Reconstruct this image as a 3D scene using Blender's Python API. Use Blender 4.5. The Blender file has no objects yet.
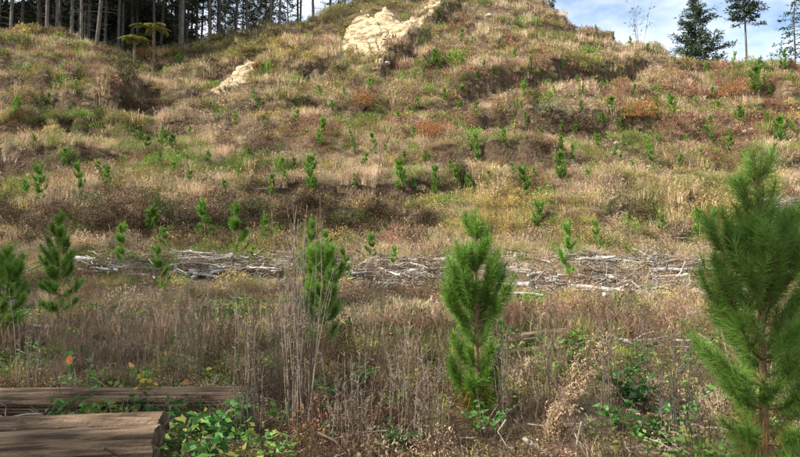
import bpy, math, random
import numpy as np
from mathutils import Vector, Matrix, Euler

rng = np.random.default_rng(7)
random.seed(7)
R = math.radians
S = bpy.context.scene
COL = S.collection

# ------------------------------------------------------------------ camera
CAMZ, FPX, PITCH = 1.6, 628.0, R(2.23)
cd = bpy.data.cameras.new('camera'); cam = bpy.data.objects.new('camera', cd); COL.objects.link(cam)
cam.location = (0, 0, CAMZ); cam.rotation_euler = (R(90) + PITCH, 0, 0)
cd.sensor_width = 36; cd.lens = 36 * FPX / 800; cd.clip_start = .1; cd.clip_end = 6000
S.camera = cam
# ------------------------------------------------------------------ sky, sun, exposure
SUN_EL, SUN_AZ = R(40), R(-110)          # azimuth from +Y (view direction), negative = left
sdir = Vector((math.sin(SUN_AZ) * math.cos(SUN_EL), math.cos(SUN_AZ) * math.cos(SUN_EL), math.sin(SUN_EL)))
W = bpy.data.worlds.new('World'); S.world = W; W.use_nodes = True
nt = W.node_tree; N = nt.nodes; L = nt.links; N.clear()
out = N.new('ShaderNodeOutputWorld'); bg = N.new('ShaderNodeBackground'); sky = N.new('ShaderNodeTexSky')
sky.sky_type = 'NISHITA'; sky.sun_disc = False; sky.sun_elevation = SUN_EL; sky.sun_rotation = SUN_AZ
sky.air_density = 1.0; sky.dust_density = .6; sky.ozone_density = 1.2
tc = N.new('ShaderNodeTexCoord'); mp = N.new('ShaderNodeMapping'); mp.inputs['Scale'].default_value = (1, 1, 2.2)
mp.inputs['Location'].default_value = (.33, .1, .0)
nz = N.new('ShaderNodeTexNoise'); nz.inputs['Scale'].default_value = 3.2; nz.inputs['Detail'].default_value = 7; nz.inputs['Roughness'].default_value = .55
rp = N.new('ShaderNodeValToRGB'); rp.color_ramp.elements[0].position = .31; rp.color_ramp.elements[1].position = .60
mx = N.new('ShaderNodeMix'); mx.data_type = 'RGBA'; mx.inputs[7].default_value = (8.4, 8.6, 9.0, 1)
L.new(tc.outputs['Generated'], mp.inputs[0]); L.new(mp.outputs[0], nz.inputs['Vector']); L.new(nz.outputs['Fac'], rp.inputs[0])
L.new(rp.outputs[0], mx.inputs[0]); L.new(sky.outputs[0], mx.inputs[6]); L.new(mx.outputs[2], bg.inputs[0])
bg.inputs[1].default_value = .095; L.new(bg.outputs[0], out.inputs[0])
sl = bpy.data.lights.new('sun', 'SUN'); sl.energy = 5.0; sl.angle = R(.6); sl.color = (1, .93, .80)
so = bpy.data.objects.new('sun', sl); COL.objects.link(so); so.rotation_euler = (-sdir).to_track_quat('-Z', 'Y').to_euler()
so.location = sdir * 100
S.render.engine = 'CYCLES'
S.view_settings.view_transform = 'Standard'; S.view_settings.look = 'None'; S.view_settings.exposure = 1.2; S.view_settings.gamma = 1
S.cycles.max_bounces = 5; S.cycles.diffuse_bounces = 3; S.cycles.transmission_bounces = 3; S.cycles.transparent_max_bounces = 4

# ------------------------------------------------------------------ numeric helpers
def vnoise(x, y, seed=0):
    x = np.asarray(x, float); y = np.asarray(y, float)
    xi = np.floor(x).astype(np.int64); yi = np.floor(y).astype(np.int64); fx = x - xi; fy = y - yi
    fx = fx * fx * (3 - 2 * fx); fy = fy * fy * (3 - 2 * fy)
    def h(a, b):
        n = (a * 374761393 + b * 668265263 + seed * 974634777) & 0x7fffffff
        n = ((n ^ (n >> 13)) * 1274126177) & 0x7fffffff
        return ((n ^ (n >> 16)) & 0xffff) / 65535.0
    return (h(xi, yi) * (1 - fx) + h(xi + 1, yi) * fx) * (1 - fy) + (h(xi, yi + 1) * (1 - fx) + h(xi + 1, yi + 1) * fx) * fy
def fbm(x, y, seed=0, o=4):
    s = 0; a = .5; t = 0
    for k in range(o):
        s = s + a * vnoise(np.asarray(x) * 2 ** k + 17.3 * k, np.asarray(y) * 2 ** k - 9.1 * k, seed + k); t += a; a *= .5
    return s / t
def sstep(t):
    t = np.clip(t, 0, 1); return t * t * (3 - 2 * t)
cP, sP = math.cos(PITCH), math.sin(PITCH)
def ray(u, v):                                  # slope per metre of depth: (x/y, z/y)
    a = (np.asarray(u, float) - 400) / FPX; b = (228.5 - np.asarray(v, float)) / FPX
    f = cP - b * sP
    return a / f, (sP + b * cP) / f
def proj(x, y, z):
    y = np.asarray(y, float); z = np.asarray(z, float) - CAMZ
    f = y * cP + z * sP; up = -y * sP + z * cP
    return 400 + FPX * np.asarray(x, float) / f, 228.5 - FPX * up / f
def zv(y, v): return CAMZ + y * float(ray(400, v)[1])

# ------------------------------------------------------------------ terrain height field
NEAR = [(0, 0), (4, 0), (8, .05), (12, .12), (16, .3), (18, .42), (20, .8), (21.6, 1.3), (23, 1.55), (24.5, 1.8)]
def P(pairs): return [(y, zv(y, v)) for y, v in pairs]
FLAT = [(25.5, 242), (27.4, 203), (31, 187)]
PROF = {
 -300: P([(25.5, 240), (27.4, 200), (31, 186), (37, 140), (46, 88), (54, 45), (58, 30)]) + [(62, 24), (70, 26), (84, 33), (100, 40), (140, 52)],
 0:   P([(25.5, 240), (27.4, 200), (31, 188), (37, 145), (46, 92), (53, 52), (58, 36)]) + [(62, 22), (70, 24), (84, 31), (100, 40), (140, 52)],
 70:  P([(25.5, 240), (27.4, 196), (31, 185), (37, 142), (46, 88), (53, 48), (57, 33)]) + [(61, 21.6), (70, 24), (84, 31), (100, 41), (140, 52)],
 105: P([(25.5, 241), (27.4, 198), (31, 186), (37, 146), (46, 98), (53, 64), (58, 50)]) + [(62, 21.2), (70, 24), (84, 31), (100, 41), (140, 52)],
 140: P([(25.5, 242), (27.4, 198), (31, 186), (37, 148), (46, 121), (54, 108), (61, 87), (68, 63)]) + [(76, 28), (86, 34), (100, 42), (140, 52)],
 180: P([(25.5, 242), (27.4, 199), (31, 187), (37, 150), (46, 112), (54, 90), (61, 70), (67, 55)]) + [(74, 26.5), (84, 31), (98, 36), (140, 38)],
 220: P(FLAT + [(37, 150), (46, 110), (54, 82), (61, 60), (67, 43)]) + [(72, 25.8), (84, 26), (100, 26), (140, 27)],
 270: P(FLAT + [(37, 150), (46, 108), (55, 74), (62, 46), (69, 25)]) + [(74, 27.8), (84, 26), (100, 25), (140, 25)],
 330: P(FLAT + [(37, 150), (46, 106), (55, 70), (63, 38), (70, 16)]) + [(76, 30), (84, 29), (100, 27), (140, 27)],
 370: P(FLAT + [(37, 150), (46, 105), (55, 66), (63, 30), (70, 4), (74, -6)]) + [(80, 33.5), (100, 32), (140, 30)],
 450: P(FLAT + [(37, 150), (46, 104), (55, 62), (63, 28), (71, -4), (76, -16)]) + [(82, 36), (100, 35), (140, 32)],
 510: P(FLAT + [(37, 152), (46, 108), (55, 66), (63, 28), (71, -4), (75, -10)]) + [(81, 34), (100, 31), (140, 28)],
 560: P(FLAT + [(37, 154), (46, 112), (55, 72), (63, 36), (70, 14)]) + [(76, 29), (90, 26), (140, 24)],
 600: P(FLAT + [(37, 156), (46, 114), (55, 78), (62, 49), (67, 33)]) + [(73, 25.5), (90, 23), (140, 22)],
 640: P(FLAT + [(37, 158), (46, 118), (55, 84), (61, 62), (66, 52)]) + [(72, 23), (90, 21), (140, 20)],
 700: P([(25.5, 244), (27.4, 206), (31, 189), (37, 160), (46, 122), (54, 90), (60, 75), (64, 71)]) + [(69, 20.5), (90, 19), (140, 18)],
 760: P([(25.5, 240), (27.4, 205), (31, 190), (37, 160), (46, 122), (54, 90), (60, 74), (64, 70)]) + [(69, 20.8), (90, 19), (140, 18)],
 810: P([(25.5, 232), (28, 203), (31, 190), (37, 160), (46, 120), (54, 88), (60, 71), (64, 65)]) + [(69, 21.5), (90, 20), (140, 19)],
 1100: P([(25.5, 232), (28, 203), (31, 190), (37, 158), (46, 116), (54, 82), (60, 62), (64, 54)]) + [(69, 23), (90, 22), (140, 20)],
}
UG = np.arange(-300, 1101, 5.0); YG = np.arange(0, 140.01, .25)
_us = sorted(PROF)
_tab = np.array([np.interp(YG, [p[0] for p in NEAR + PROF[u]], [p[1] for p in NEAR + PROF[u]]) for u in _us])
ZT = np.array([np.interp(UG, _us, _tab[:, j]) for j in range(len(YG))]).T
def gsm(A, sig, ax):
    k = np.arange(-int(3 * sig), int(3 * sig) + 1); w = np.exp(-.5 * (k / sig) ** 2); w /= w.sum()
    pad = [(0, 0), (0, 0)]; pad[ax] = (len(k) // 2,) * 2
    B = np.pad(A, pad, mode='edge'); o = np.zeros_like(A)
    for i, wi in enumerate(w):
        o += wi * (B[i:i + A.shape[0], :] if ax == 0 else B[:, i:i + A.shape[1]])
    return o
ZT = gsm(gsm(ZT, 2.6, 0), 2.4, 1)
def ledge(u0, v0, u1, v1, h, w=.7, Ld=3.5):
    for i, u in enumerate(UG):
        if u < u0 - 20 or u > u1 + 20: continue
        t = (u - u0) / (u1 - u0); v = v0 + (v1 - v0) * np.clip(t, 0, 1)
        vv = proj(0, np.maximum(YG, .5), ZT[i])[1]
        j = np.argmax((vv <= v) & (YG > 5)); y0 = YG[j] if j else 0
        if not j: continue
        fade = sstep((u - u0 + 20) / 30) * sstep((u1 + 20 - u) / 30)
        d = YG - y0
        ZT[i] += 1.5 * fade * h * (sstep(d / w + .5) - .5) * np.exp(-(d / Ld) ** 2) * (0.7 + .6 * vnoise(u / 13, 3.3, 5))
ledge(462, 94, 640, 68, 1.5); ledge(530, 124, 652, 132, 1.3); ledge(196, 88, 262, 58, .9); ledge(298, 84, 328, 66, 1.5)
ledge(382, 78, 470, -2, 1.3, .7, 4); ledge(30, 104, 165, 108, 1.2); ledge(10, 124, 110, 124, 1.1); ledge(475, 116, 530, 112, 1.1)
ledge(-100, 168, 60, 168, .9); ledge(610, 205, 690, 208, .7); ledge(440, 160, 560, 168, .8); ledge(240, 190, 520, 186, .7, .7, 2)
def H(x, y):
    x = np.asarray(x, float); y = np.asarray(y, float)
    ys = np.maximum(y, .5)
    u = np.clip(400 + FPX * x / ys, -300, 1100); yc = np.clip(y, 0, 140)
    fu = (u + 300) / 5; iu = np.clip(fu.astype(int), 0, len(UG) - 2); fu = fu - iu
    fy = yc / .25; iy = np.clip(fy.astype(int), 0, len(YG) - 2); fy = fy - iy
    z = (ZT[iu, iy] * (1 - fu) + ZT[iu + 1, iy] * fu) * (1 - fy) + (ZT[iu, iy + 1] * (1 - fu) + ZT[iu + 1, iy + 1] * fu) * fy
    far = sstep((y - 24) / 10)
    near = sstep((np.hypot(x, y) - 1.5) / 3)
    z = z + far * ((fbm(x / 7, y / 7, 11, 4) - .5) * 2.6 + (fbm(x / 1.8, y / 1.8, 31, 2) - .5) * .9)
    z = z + near * (1 - .5 * far) * ((fbm(x / 1.7, y / 1.7, 21, 3) - .5) * .20)
    hs = 2.5; t = (z + 2.6 * (fbm(x / 9, y / 9, 61, 3) - .5)) / hs; fr = t - np.floor(t)      # contour steps left by logging tracks and slips
    z = z + far * hs * .72 * sstep((fbm(x / 11, y / 8, 63, 2) - .36) / .2) * (sstep((fr - .55) / .4) - fr + .22)
    bank = np.exp(-((y - 26.5) / 1.8) ** 2)
    z = z + bank * (fbm(x / 2.2, y / 2.2, 41, 3) - .5) * 2.2
    return z
def slope(x, y, e=.3):
    return np.hypot(H(x + e, y) - H(x - e, y), H(x, y + e) - H(x, y - e)) / (2 * e)
YM = np.concatenate([np.arange(2.0, 30, .06), np.arange(30, 115, .12)])
def hit(u, v):
    a, b = ray(u, v)
    xs = a * YM; zs = CAMZ + b * YM; d = zs - H(xs, YM)
    k = np.argmax(d <= 0)
    if d[k] > 0:                                   # ray passes over the crest: stand on the crest
        k = np.argmin(d / YM)
    return float(xs[k]), float(YM[k]), float(H(xs[k], YM[k]))

# ------------------------------------------------------------------ mesh builder
class MB:
    def __init__(s): s.v = []; s.f = []; s.n = 0
    def add(s, v, f):
        v = np.asarray(v, float).reshape(-1, 3); f = np.asarray(f, int)
        s.v.append(v); s.f.append(f + s.n); s.n += len(v); return s
    def tube(s, p, r, k=6, cap=True, seed=None):
        p = np.asarray(p, float); r = np.broadcast_to(np.asarray(r, float), (len(p),))
        t = np.gradient(p, axis=0); t /= np.linalg.norm(t, axis=1)[:, None] + 1e-9
        ref = np.array([0, 0, 1.0]) if abs(t[:, 2]).mean() < .8 else np.array([1.0, 0, 0])
        a = np.cross(t, ref); a /= np.linalg.norm(a, axis=1)[:, None] + 1e-9; b = np.cross(t, a)
        th = np.linspace(0, 2 * math.pi, k, endpoint=False)
        ring = p[:, None] + r[:, None, None] * (np.cos(th)[None, :, None] * a[:, None] + np.sin(th)[None, :, None] * b[:, None])
        n = len(p); i = np.arange(n - 1)[:, None] * k; j = np.arange(k)[None]; j2 = (j + 1) % k
        f = np.stack([i + j, i + j2, i + k + j2, i + k + j], -1).reshape(-1, 4)
        s.add(ring.reshape(-1, 3), f)
        if cap:
            for e in (0, n - 1):
                c = p[e]; vv = np.vstack([ring[e], c]); q = np.arange(k)
                s.add(vv, np.stack([q, (q + 1) % k, np.full(k, k)], -1))
        return s
    def tris(s, a, b, c):                              # thin blades
        n = len(a); s.add(np.stack([a, b, c], 1).reshape(-1, 3), np.arange(3 * n).reshape(-1, 3)); return s
    def quads(s, a, b, c, d):
        n = len(a); s.add(np.stack([a, b, c, d], 1).reshape(-1, 3), np.arange(4 * n).reshape(-1, 4)); return s
    def mesh(s, name, mat, smooth=False):
        me = bpy.data.meshes.new(name); V = np.concatenate(s.v); me.vertices.add(len(V)); me.vertices.foreach_set('co', V.ravel())
        li = np.concatenate([f.ravel() for f in s.f]); lt = np.concatenate([np.full(len(f), f.shape[1]) for f in s.f])
        me.loops.add(len(li)); me.loops.foreach_set('vertex_index', li.astype(np.int32))
        me.polygons.add(len(lt)); ls = np.concatenate([[0], np.cumsum(lt)[:-1]])
        me.polygons.foreach_set('loop_start', ls.astype(np.int32)); me.polygons.foreach_set('loop_total', lt.astype(np.int32))
        if smooth: me.polygons.foreach_set('use_smooth', np.ones(len(lt), bool))
        me.update(calc_edges=True); me.validate()
        if mat: me.materials.append(mat)
        return me
def obj(name, me, parent=None, loc=(0, 0, 0), rot=(0, 0, 0), sc=1, label=None, cat=None, group=None, kind=None):
    o = bpy.data.objects.new(name, me); COL.objects.link(o)
    o.location = loc; o.rotation_euler = rot; o.scale = (sc,) * 3 if np.isscalar(sc) else sc
    if parent: o.parent = parent
    for k, val in (('label', label), ('category', cat), ('group', group), ('kind', kind)):
        if val: o[k] = val
    return o
def unit(a): return a / (np.linalg.norm(a, axis=-1, keepdims=True) + 1e-9)
def blades(mb, p, d, length, w, r=rng, ref=None):      # one triangle per needle / blade
    n = len(p); d = unit(d); q = r.normal(size=(n, 3)); s = unit(np.cross(d, q)) * (np.asarray(w) / 2).reshape(-1, 1)
    L_ = np.asarray(length).reshape(-1, 1)
    return mb.tris(p - s, p + s, p + d * L_)
def leaves(mb, p, d, length, w, r=rng):                # folded diamond leaves, two triangles
    n = len(p); d = unit(d); q = r.normal(size=(n, 3)); s = unit(np.cross(d, q)) * (np.asarray(w) / 2).reshape(-1, 1)
    L_ = np.asarray(length).reshape(-1, 1); m = p + d * L_ * .45; tip = p + d * L_ + (r.normal(0, .16, (n, 3)) - [0, 0, .12]) * L_
    return mb.quads(p, m - s, tip, m + s)

# ------------------------------------------------------------------ materials
def mat(name, build, rough=.8, transl=0.0, bump=None, spec=.2):
    m = bpy.data.materials.new(name); m.use_nodes = True; t = m.node_tree; n = t.nodes; n.clear()
    o = n.new('ShaderNodeOutputMaterial'); b = n.new('ShaderNodeBsdfPrincipled')
    b.inputs['Roughness'].default_value = rough; b.inputs['Specular IOR Level'].default_value = spec
    c = build(t)
    t.links.new(c, b.inputs['Base Color'])
    if bump:
        tx = n.new('ShaderNodeTexNoise'); tx.inputs['Scale'].default_value = bump[0]; tx.inputs['Detail'].default_value = 5
        g = n.new('ShaderNodeTexCoord'); t.links.new(g.outputs['Object'], tx.inputs['Vector'])
        bp = n.new('ShaderNodeBump'); bp.inputs['Strength'].default_value = bump[1]; bp.inputs['Distance'].default_value = bump[2]
        t.links.new(tx.outputs['Fac'], bp.inputs['Height']); t.links.new(bp.outputs[0], b.inputs['Normal'])
    if transl:
        tr = n.new('ShaderNodeBsdfTranslucent'); t.links.new(c, tr.inputs['Color'])
        ms = n.new('ShaderNodeMixShader'); ms.inputs[0].default_value = transl
        t.links.new(b.outputs[0], ms.inputs[1]); t.links.new(tr.outputs[0], ms.inputs[2]); t.links.new(ms.outputs[0], o.inputs[0])
    else: t.links.new(b.outputs[0], o.inputs[0])
    return m
def ramp(t, fac, stops):
    r = t.nodes.new('ShaderNodeValToRGB'); e = r.color_ramp.elements
    while len(e) < len(stops): e.new(.5)
    for k, (p, c) in enumerate(stops): e[k].position = p; e[k].color = (*c, 1)
    t.links.new(fac, r.inputs[0]); return r.outputs[0]
def noise(t, scale, detail=4, rough=.6, coord='Object', stretch=None):
    g = t.nodes.new('ShaderNodeTexCoord'); x = t.nodes.new('ShaderNodeTexNoise')
    x.inputs['Scale'].default_value = scale; x.inputs['Detail'].default_value = detail; x.inputs['Roughness'].default_value = rough
    src = g.outputs[coord]
    if stretch:
        mp_ = t.nodes.new('ShaderNodeMapping'); mp_.inputs['Scale'].default_value = stretch; t.links.new(src, mp_.inputs[0]); src = mp_.outputs[0]
    t.links.new(src, x.inputs['Vector']); return x.outputs['Fac']
def mixc(t, fac, a, b, mode='MIX'):
    m = t.nodes.new('ShaderNodeMix'); m.data_type = 'RGBA'; m.blend_type = mode
    if isinstance(fac, (int, float)): m.inputs[0].default_value = fac
    else: t.links.new(fac, m.inputs[0])
    for k, c in ((6, a), (7, b)):
        if isinstance(c, tuple): m.inputs[k].default_value = (*c, 1)
        else: t.links.new(c, m.inputs[k])
    return m.outputs[2]
def two(c1, c2, scale=3, lo=.35, hi=.65, detail=4, stretch=None, rnd=.35):
    def f(t):
        c = ramp(t, noise(t, scale, detail, stretch=stretch), [(lo, c1), (hi, c2)])
        oi = t.nodes.new('ShaderNodeObjectInfo')
        v = ramp(t, oi.outputs['Random'], [(0, (1 - rnd,) * 3), (1, (1, 1, 1))])
        return mixc(t, 1.0, c, v, 'MULTIPLY')
    return f
def tinted(t):                                          # colour carried by each scattered plant
    a = t.nodes.new('ShaderNodeAttribute'); a.attribute_type = 'INSTANCER'; a.attribute_name = 'tint'
    v = ramp(t, noise(t, 9, 3), [(.3, (.62, .60, .56)), (.7, (1.12, 1.1, 1.06))])
    return mixc(t, 1.0, a.outputs['Color'], v, 'MULTIPLY')
M = {}
M['tint'] = mat('dry_vegetation', tinted, .85, .25)
M['needle'] = mat('pine_needles', two((.11, .25, .028), (.20, .38, .055), 5, rnd=.4), .55, .28, spec=.3)
M['needle_near'] = mat('pine_needles_near', two((.095, .20, .024), (.18, .33, .048), 6, rnd=.25), .5, .25, spec=.35)
M['dead_needle'] = mat('dead_needles', two((.30, .13, .035), (.42, .20, .06), 6), .7, .25)
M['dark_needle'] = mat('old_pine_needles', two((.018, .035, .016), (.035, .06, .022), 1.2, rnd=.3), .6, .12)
M['pine_bark'] = mat('young_pine_bark', two((.17, .10, .055), (.28, .18, .10), 20, rnd=.2), .85, bump=(60, .6, .01))
M['bark'] = mat('forest_bark', two((.055, .05, .044), (.17, .155, .135), 2.5, stretch=(3, 3, .6), rnd=.45), .9, bump=(8, .7, .04))
M['dead_wood'] = mat('weathered_wood', two((.17, .15, .13), (.54, .51, .465), 3.0, .3, .62, rnd=.55), .85, bump=(30, .5, .01))
M['brown_wood'] = mat('brown_dead_wood', two((.09, .06, .04), (.22, .16, .11), 4, rnd=.4), .9, bump=(30, .5, .01))
M['log_bark'] = mat('log_wood', two((.04, .027, .017), (.225, .155, .10), 8, .38, .66, detail=14, stretch=(.22, 2.6, 2.6), rnd=.1), .9, bump=(30, 1.0, .014))
M['log_end'] = mat('log_cut_end', two((.035, .026, .02), (.14, .10, .07), 22, detail=8, stretch=(1, 1, .3), rnd=.1), .9, bump=(50, .8, .008))
M['sandstone'] = mat('sandstone', two((.13, .085, .045), (.42, .335, .21), 1.3, .38, .56, detail=10, stretch=(.8, .8, 1.3), rnd=.05), .95, bump=(4, 1.0, .2))
M['rock'] = mat('pale_rock', two((.20, .18, .15), (.46, .42, .36), 4, rnd=.2), .95, bump=(12, .6, .03))
M['stem'] = mat('dead_stem', two((.11, .085, .065), (.26, .21, .165), 6, rnd=.35), .85)
M['plume'] = mat('tan_seed_heads', two((.24, .16, .095), (.50, .365, .23), 14, rnd=.1), .85, .3)
M['leaf'] = mat('weed_leaf', two((.045, .16, .03), (.12, .30, .06), 9, rnd=.25), .5, .28, spec=.3)
M['leaf_dark'] = mat('dark_weed_leaf', two((.025, .085, .018), (.06, .16, .03), 9, rnd=.25), .45, .22, spec=.35)
M['leaf_yellow'] = mat('yellowing_leaf', two((.26, .24, .04), (.48, .38, .07), 9, rnd=.2), .6, .3)
M['leaf_orange'] = mat('orange_dead_leaf', two((.50, .10, .03), (.62, .20, .06), 9, rnd=.1), .6, .2)
M['leaf_tan'] = mat('tan_dead_leaf', two((.50, .26, .10), (.66, .40, .19), 9, rnd=.1), .7, .2)
M['shrub_olive'] = mat('olive_shrub', two((.05, .06, .022), (.13, .13, .05), 3, rnd=.3), .7, .2)
M['shrub_grey'] = mat('grey_green_shrub', two((.14, .16, .09), (.26, .27, .17), 3, rnd=.2), .7, .2)
M['shrub_rust'] = mat('rust_bracken', two((.24, .10, .035), (.36, .17, .06), 3, rnd=.2), .8, .25)
M['shrub_brown'] = mat('brown_shrub', two((.045, .03, .018), (.12, .08, .045), 3, rnd=.3), .85, .1)
M['fern'] = mat('tree_fern_frond', two((.22, .24, .055), (.40, .37, .11), 4, rnd=.15), .6, .3)

# ------------------------------------------------------------------ vegetation zones (what grows where, plus shade painted into the left gully)
TY = ['straw', 'rust', 'green', 'olive', 'yellow', 'dark', 'grey']
TINT = {'straw': (.64, .50, .345), 'rust': (.29, .165, .11), 'green': (.17, .27, .05), 'olive': (.26, .24, .085),
        'yellow': (.45, .36, .125), 'dark': (.10, .07, .042), 'grey': (.235, .175, .125)}
BLOB = [
 ('rust', 720, 100, 120, 32, 2.2), ('rust', 600, 106, 70, 13, 2.0), ('rust', 438, 130, 40, 16, 2.4), ('rust', 25, 158, 60, 22, 2.0),
 ('rust', 640, 150, 90, 30, 1.0), ('rust', 400, 80, 40, 18, 1.3), ('rust', 130, 150, 60, 25, .8), ('rust', 790, 78, 70, 22, 2.2),
 ('rust', 640, 335, 60, 22, 1.3), ('rust', 530, 370, 40, 25, .8), ('rust', 60, 66, 40, 12, .9), ('rust', 300, 130, 25, 10, .9),
 ('straw', 540, 45, 80, 40, 2.6), ('straw', 330, 165, 130, 22, 2.6), ('straw', 580, 160, 60, 30, 1.5), ('straw', 240, 128, 90, 26, 2.2),
 ('straw', 90, 70, 40, 20, 1.6), ('straw', 470, 112, 70, 12, 2.4), ('straw', 640, 92, 110, 8, 2.0), ('straw', 380, 320, 90, 30, 1.2),
 ('straw', 560, 252, 160, 6, 2.5), ('straw', 300, 252, 260, 5, 1.5), ('straw', 140, 100, 30, 8, 1.6), ('straw', 620, 45, 40, 20, 2.0),
 ('green', 225, 170, 70, 10, 3.4), ('green', 70, 118, 70, 16, 2.4), ('green', 150, 148, 60, 16, 1.5), ('green', 320, 205, 30, 6, 2),
 ('green', 330, 112, 40, 8, 1.6), ('green', 560, 185, 60, 12, .8), ('green', 100, 158, 50, 8, 1.2), ('green', 430, 75, 30, 20, .8),
 ('green', 625, 84, 40, 6, 1.6), ('green', 700, 135, 90, 30, .6), ('green', 120, 380, 140, 30, .35), ('green', 640, 400, 60, 40, .7),
 ('yellow', 485, 225, 55, 16, 5), ('yellow', 680, 214, 55, 16, 4), ('yellow', 600, 232, 50, 10, 3), ('yellow', 480, 102, 60, 5, 1.5),
 ('yellow', 650, 312, 90, 22, .7), ('yellow', 260, 298, 80, 12, .2), ('straw', 650, 312, 90, 20, 1.5), ('rust', 650, 312, 90, 20, 1.0), ('yellow', 180, 172, 60, 8, .8), ('yellow', 160, 60, 40, 10, 1),
 ('yellow', 270, 60, 60, 18, 1.0), ('yellow', 500, 205, 120, 8, .8),
 ('olive', 285, 33, 70, 14, 4), ('olive', 215, 52, 40, 14, 3), ('olive', 350, 12, 30, 14, 3), ('olive', 100, 92, 90, 20, 1.0), ('olive', 600, 65, 50, 10, 1.6),
 ('olive', 120, 46, 30, 12, 2), ('olive', 160, 270, 200, 30, .4), ('olive', 230, 185, 200, 10, .9),
 ('dark', 160, 222, 250, 20, 6.0), ('dark', 420, 222, 70, 18, 3.0), ('dark', 125, 72, 26, 22, 6), ('olive', 125, 80, 30, 20, 3), ('dark', 130, 106, 40, 6, 2), ('dark', 60, 124, 50, 6, 1.5),  # blobs on the knoll's right flank and gully paint its shade as dark growth
 ('dark', 600, 122, 70, 6, 1.0), ('dark', 550, 82, 90, 4, .8), ('dark', 430, 35, 14, 40, 1.5), ('dark', 230, 70, 40, 6, 1.4), ('dark', 60, 245, 90, 10, 1.2),
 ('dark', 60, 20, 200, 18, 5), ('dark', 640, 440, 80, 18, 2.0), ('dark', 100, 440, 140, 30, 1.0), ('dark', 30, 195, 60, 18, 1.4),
]
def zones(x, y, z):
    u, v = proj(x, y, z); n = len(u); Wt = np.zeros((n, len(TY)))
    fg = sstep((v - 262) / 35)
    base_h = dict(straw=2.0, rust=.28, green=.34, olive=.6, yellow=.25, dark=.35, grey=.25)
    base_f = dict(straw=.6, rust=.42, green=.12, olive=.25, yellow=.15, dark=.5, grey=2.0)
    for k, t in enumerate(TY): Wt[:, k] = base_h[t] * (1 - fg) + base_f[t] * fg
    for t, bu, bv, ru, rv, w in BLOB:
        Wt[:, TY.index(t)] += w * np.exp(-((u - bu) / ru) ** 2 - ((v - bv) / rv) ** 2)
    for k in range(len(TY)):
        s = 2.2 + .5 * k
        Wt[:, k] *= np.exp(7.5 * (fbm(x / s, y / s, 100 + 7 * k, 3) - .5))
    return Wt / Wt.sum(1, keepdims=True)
# ------------------------------------------------------------------ ground
SCARPS = {
 'A': [(341, 58), (346, 30), (360, 9), (374, 14), (386, 5), (398, 18), (420, 14), (438, -4), (456, -6), (446, 10), (420, 30), (404, 46), (392, 60), (376, 70), (362, 60)],
 'B': [(206, 93), (220, 83), (234, 70), (248, 59), (260, 62), (258, 74), (246, 86), (228, 94)],
 'C': [(300, 84), (316, 69), (322, 70), (306, 85)],
}
def pdist(u, v, poly):                                   # signed distance, positive inside
    P_ = np.array(poly, float); Q = np.roll(P_, -1, 0); d = np.full(np.shape(u), 1e9); ins = np.zeros(np.shape(u), bool)
    for (x0, y0), (x1, y1) in zip(P_, Q):
        t = np.clip(((u - x0) * (x1 - x0) + (v - y0) * (y1 - y0)) / ((x1 - x0) ** 2 + (y1 - y0) ** 2 + 1e-9), 0, 1)
        d = np.minimum(d, np.hypot(u - x0 - t * (x1 - x0), v - y0 - t * (y1 - y0)))
        with np.errstate(divide='ignore', invalid='ignore'):
            c = ((y0 > v) != (y1 > v)) & (u < (x1 - x0) * (v - y0) / (y1 - y0 + 1e-12) + x0)
        ins ^= c
    return np.where(ins, d, -d)
rr = [0.0] + list(.9 * 1.0115 ** np.arange(0, 446)) ; rr = [r for r in rr if r < 140] + [150, 200, 320, 600, 1200, 2500]
az = np.concatenate([np.arange(-180, -50, 6), np.arange(-50, 50, .32), np.arange(50, 180, 6)])
RR, AZ = np.meshgrid(np.array(rr[1:]), np.radians(az), indexing='ij')
gx, gy = RR * np.sin(AZ), RR * np.cos(AZ); gz = H(gx, gy)
nr, na = gx.shape; i = np.arange(nr - 1)[:, None] * na; j = np.arange(na)[None]; j2 = (j + 1) % na
mb = MB(); mb.add(np.stack([gx, gy, gz], -1).reshape(-1, 3), np.stack([i + j, i + na + j, i + na + j2, i + j2], -1).reshape(-1, 4)[:, ::-1])
c0 = mb.n; mb.add([[0, 0, float(H(0, 0.0))]], np.zeros((0, 3), int))
q = np.arange(na); mb.f.append(np.stack([q, (q + 1) % na, np.full(na, c0)], -1)[:, ::-1])
def groundcol(t):
    a = t.nodes.new('ShaderNodeAttribute'); a.attribute_name = 'soil'
    v = ramp(t, noise(t, 3.5, 8, .7), [(.28, (.35, .33, .30)), (.72, (1.15, 1.1, 1.05))])
    return mixc(t, 1.0, a.outputs['Color'], v, 'MULTIPLY')
M['ground'] = mat('ground_litter', groundcol, .95, bump=(7, 1.0, .22))
gme = mb.mesh('ground', M['ground'], True)
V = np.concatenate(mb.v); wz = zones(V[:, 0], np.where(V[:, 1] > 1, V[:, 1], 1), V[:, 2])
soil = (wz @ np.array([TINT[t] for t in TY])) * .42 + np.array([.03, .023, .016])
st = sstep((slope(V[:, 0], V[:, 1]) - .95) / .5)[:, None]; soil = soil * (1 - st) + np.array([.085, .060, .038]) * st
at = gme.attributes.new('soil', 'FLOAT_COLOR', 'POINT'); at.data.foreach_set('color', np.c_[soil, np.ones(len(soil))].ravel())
obj('hillside_ground', gme, label='felled hillside ground of litter and soil rising to the ridge', cat='ground', kind='structure')

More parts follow.
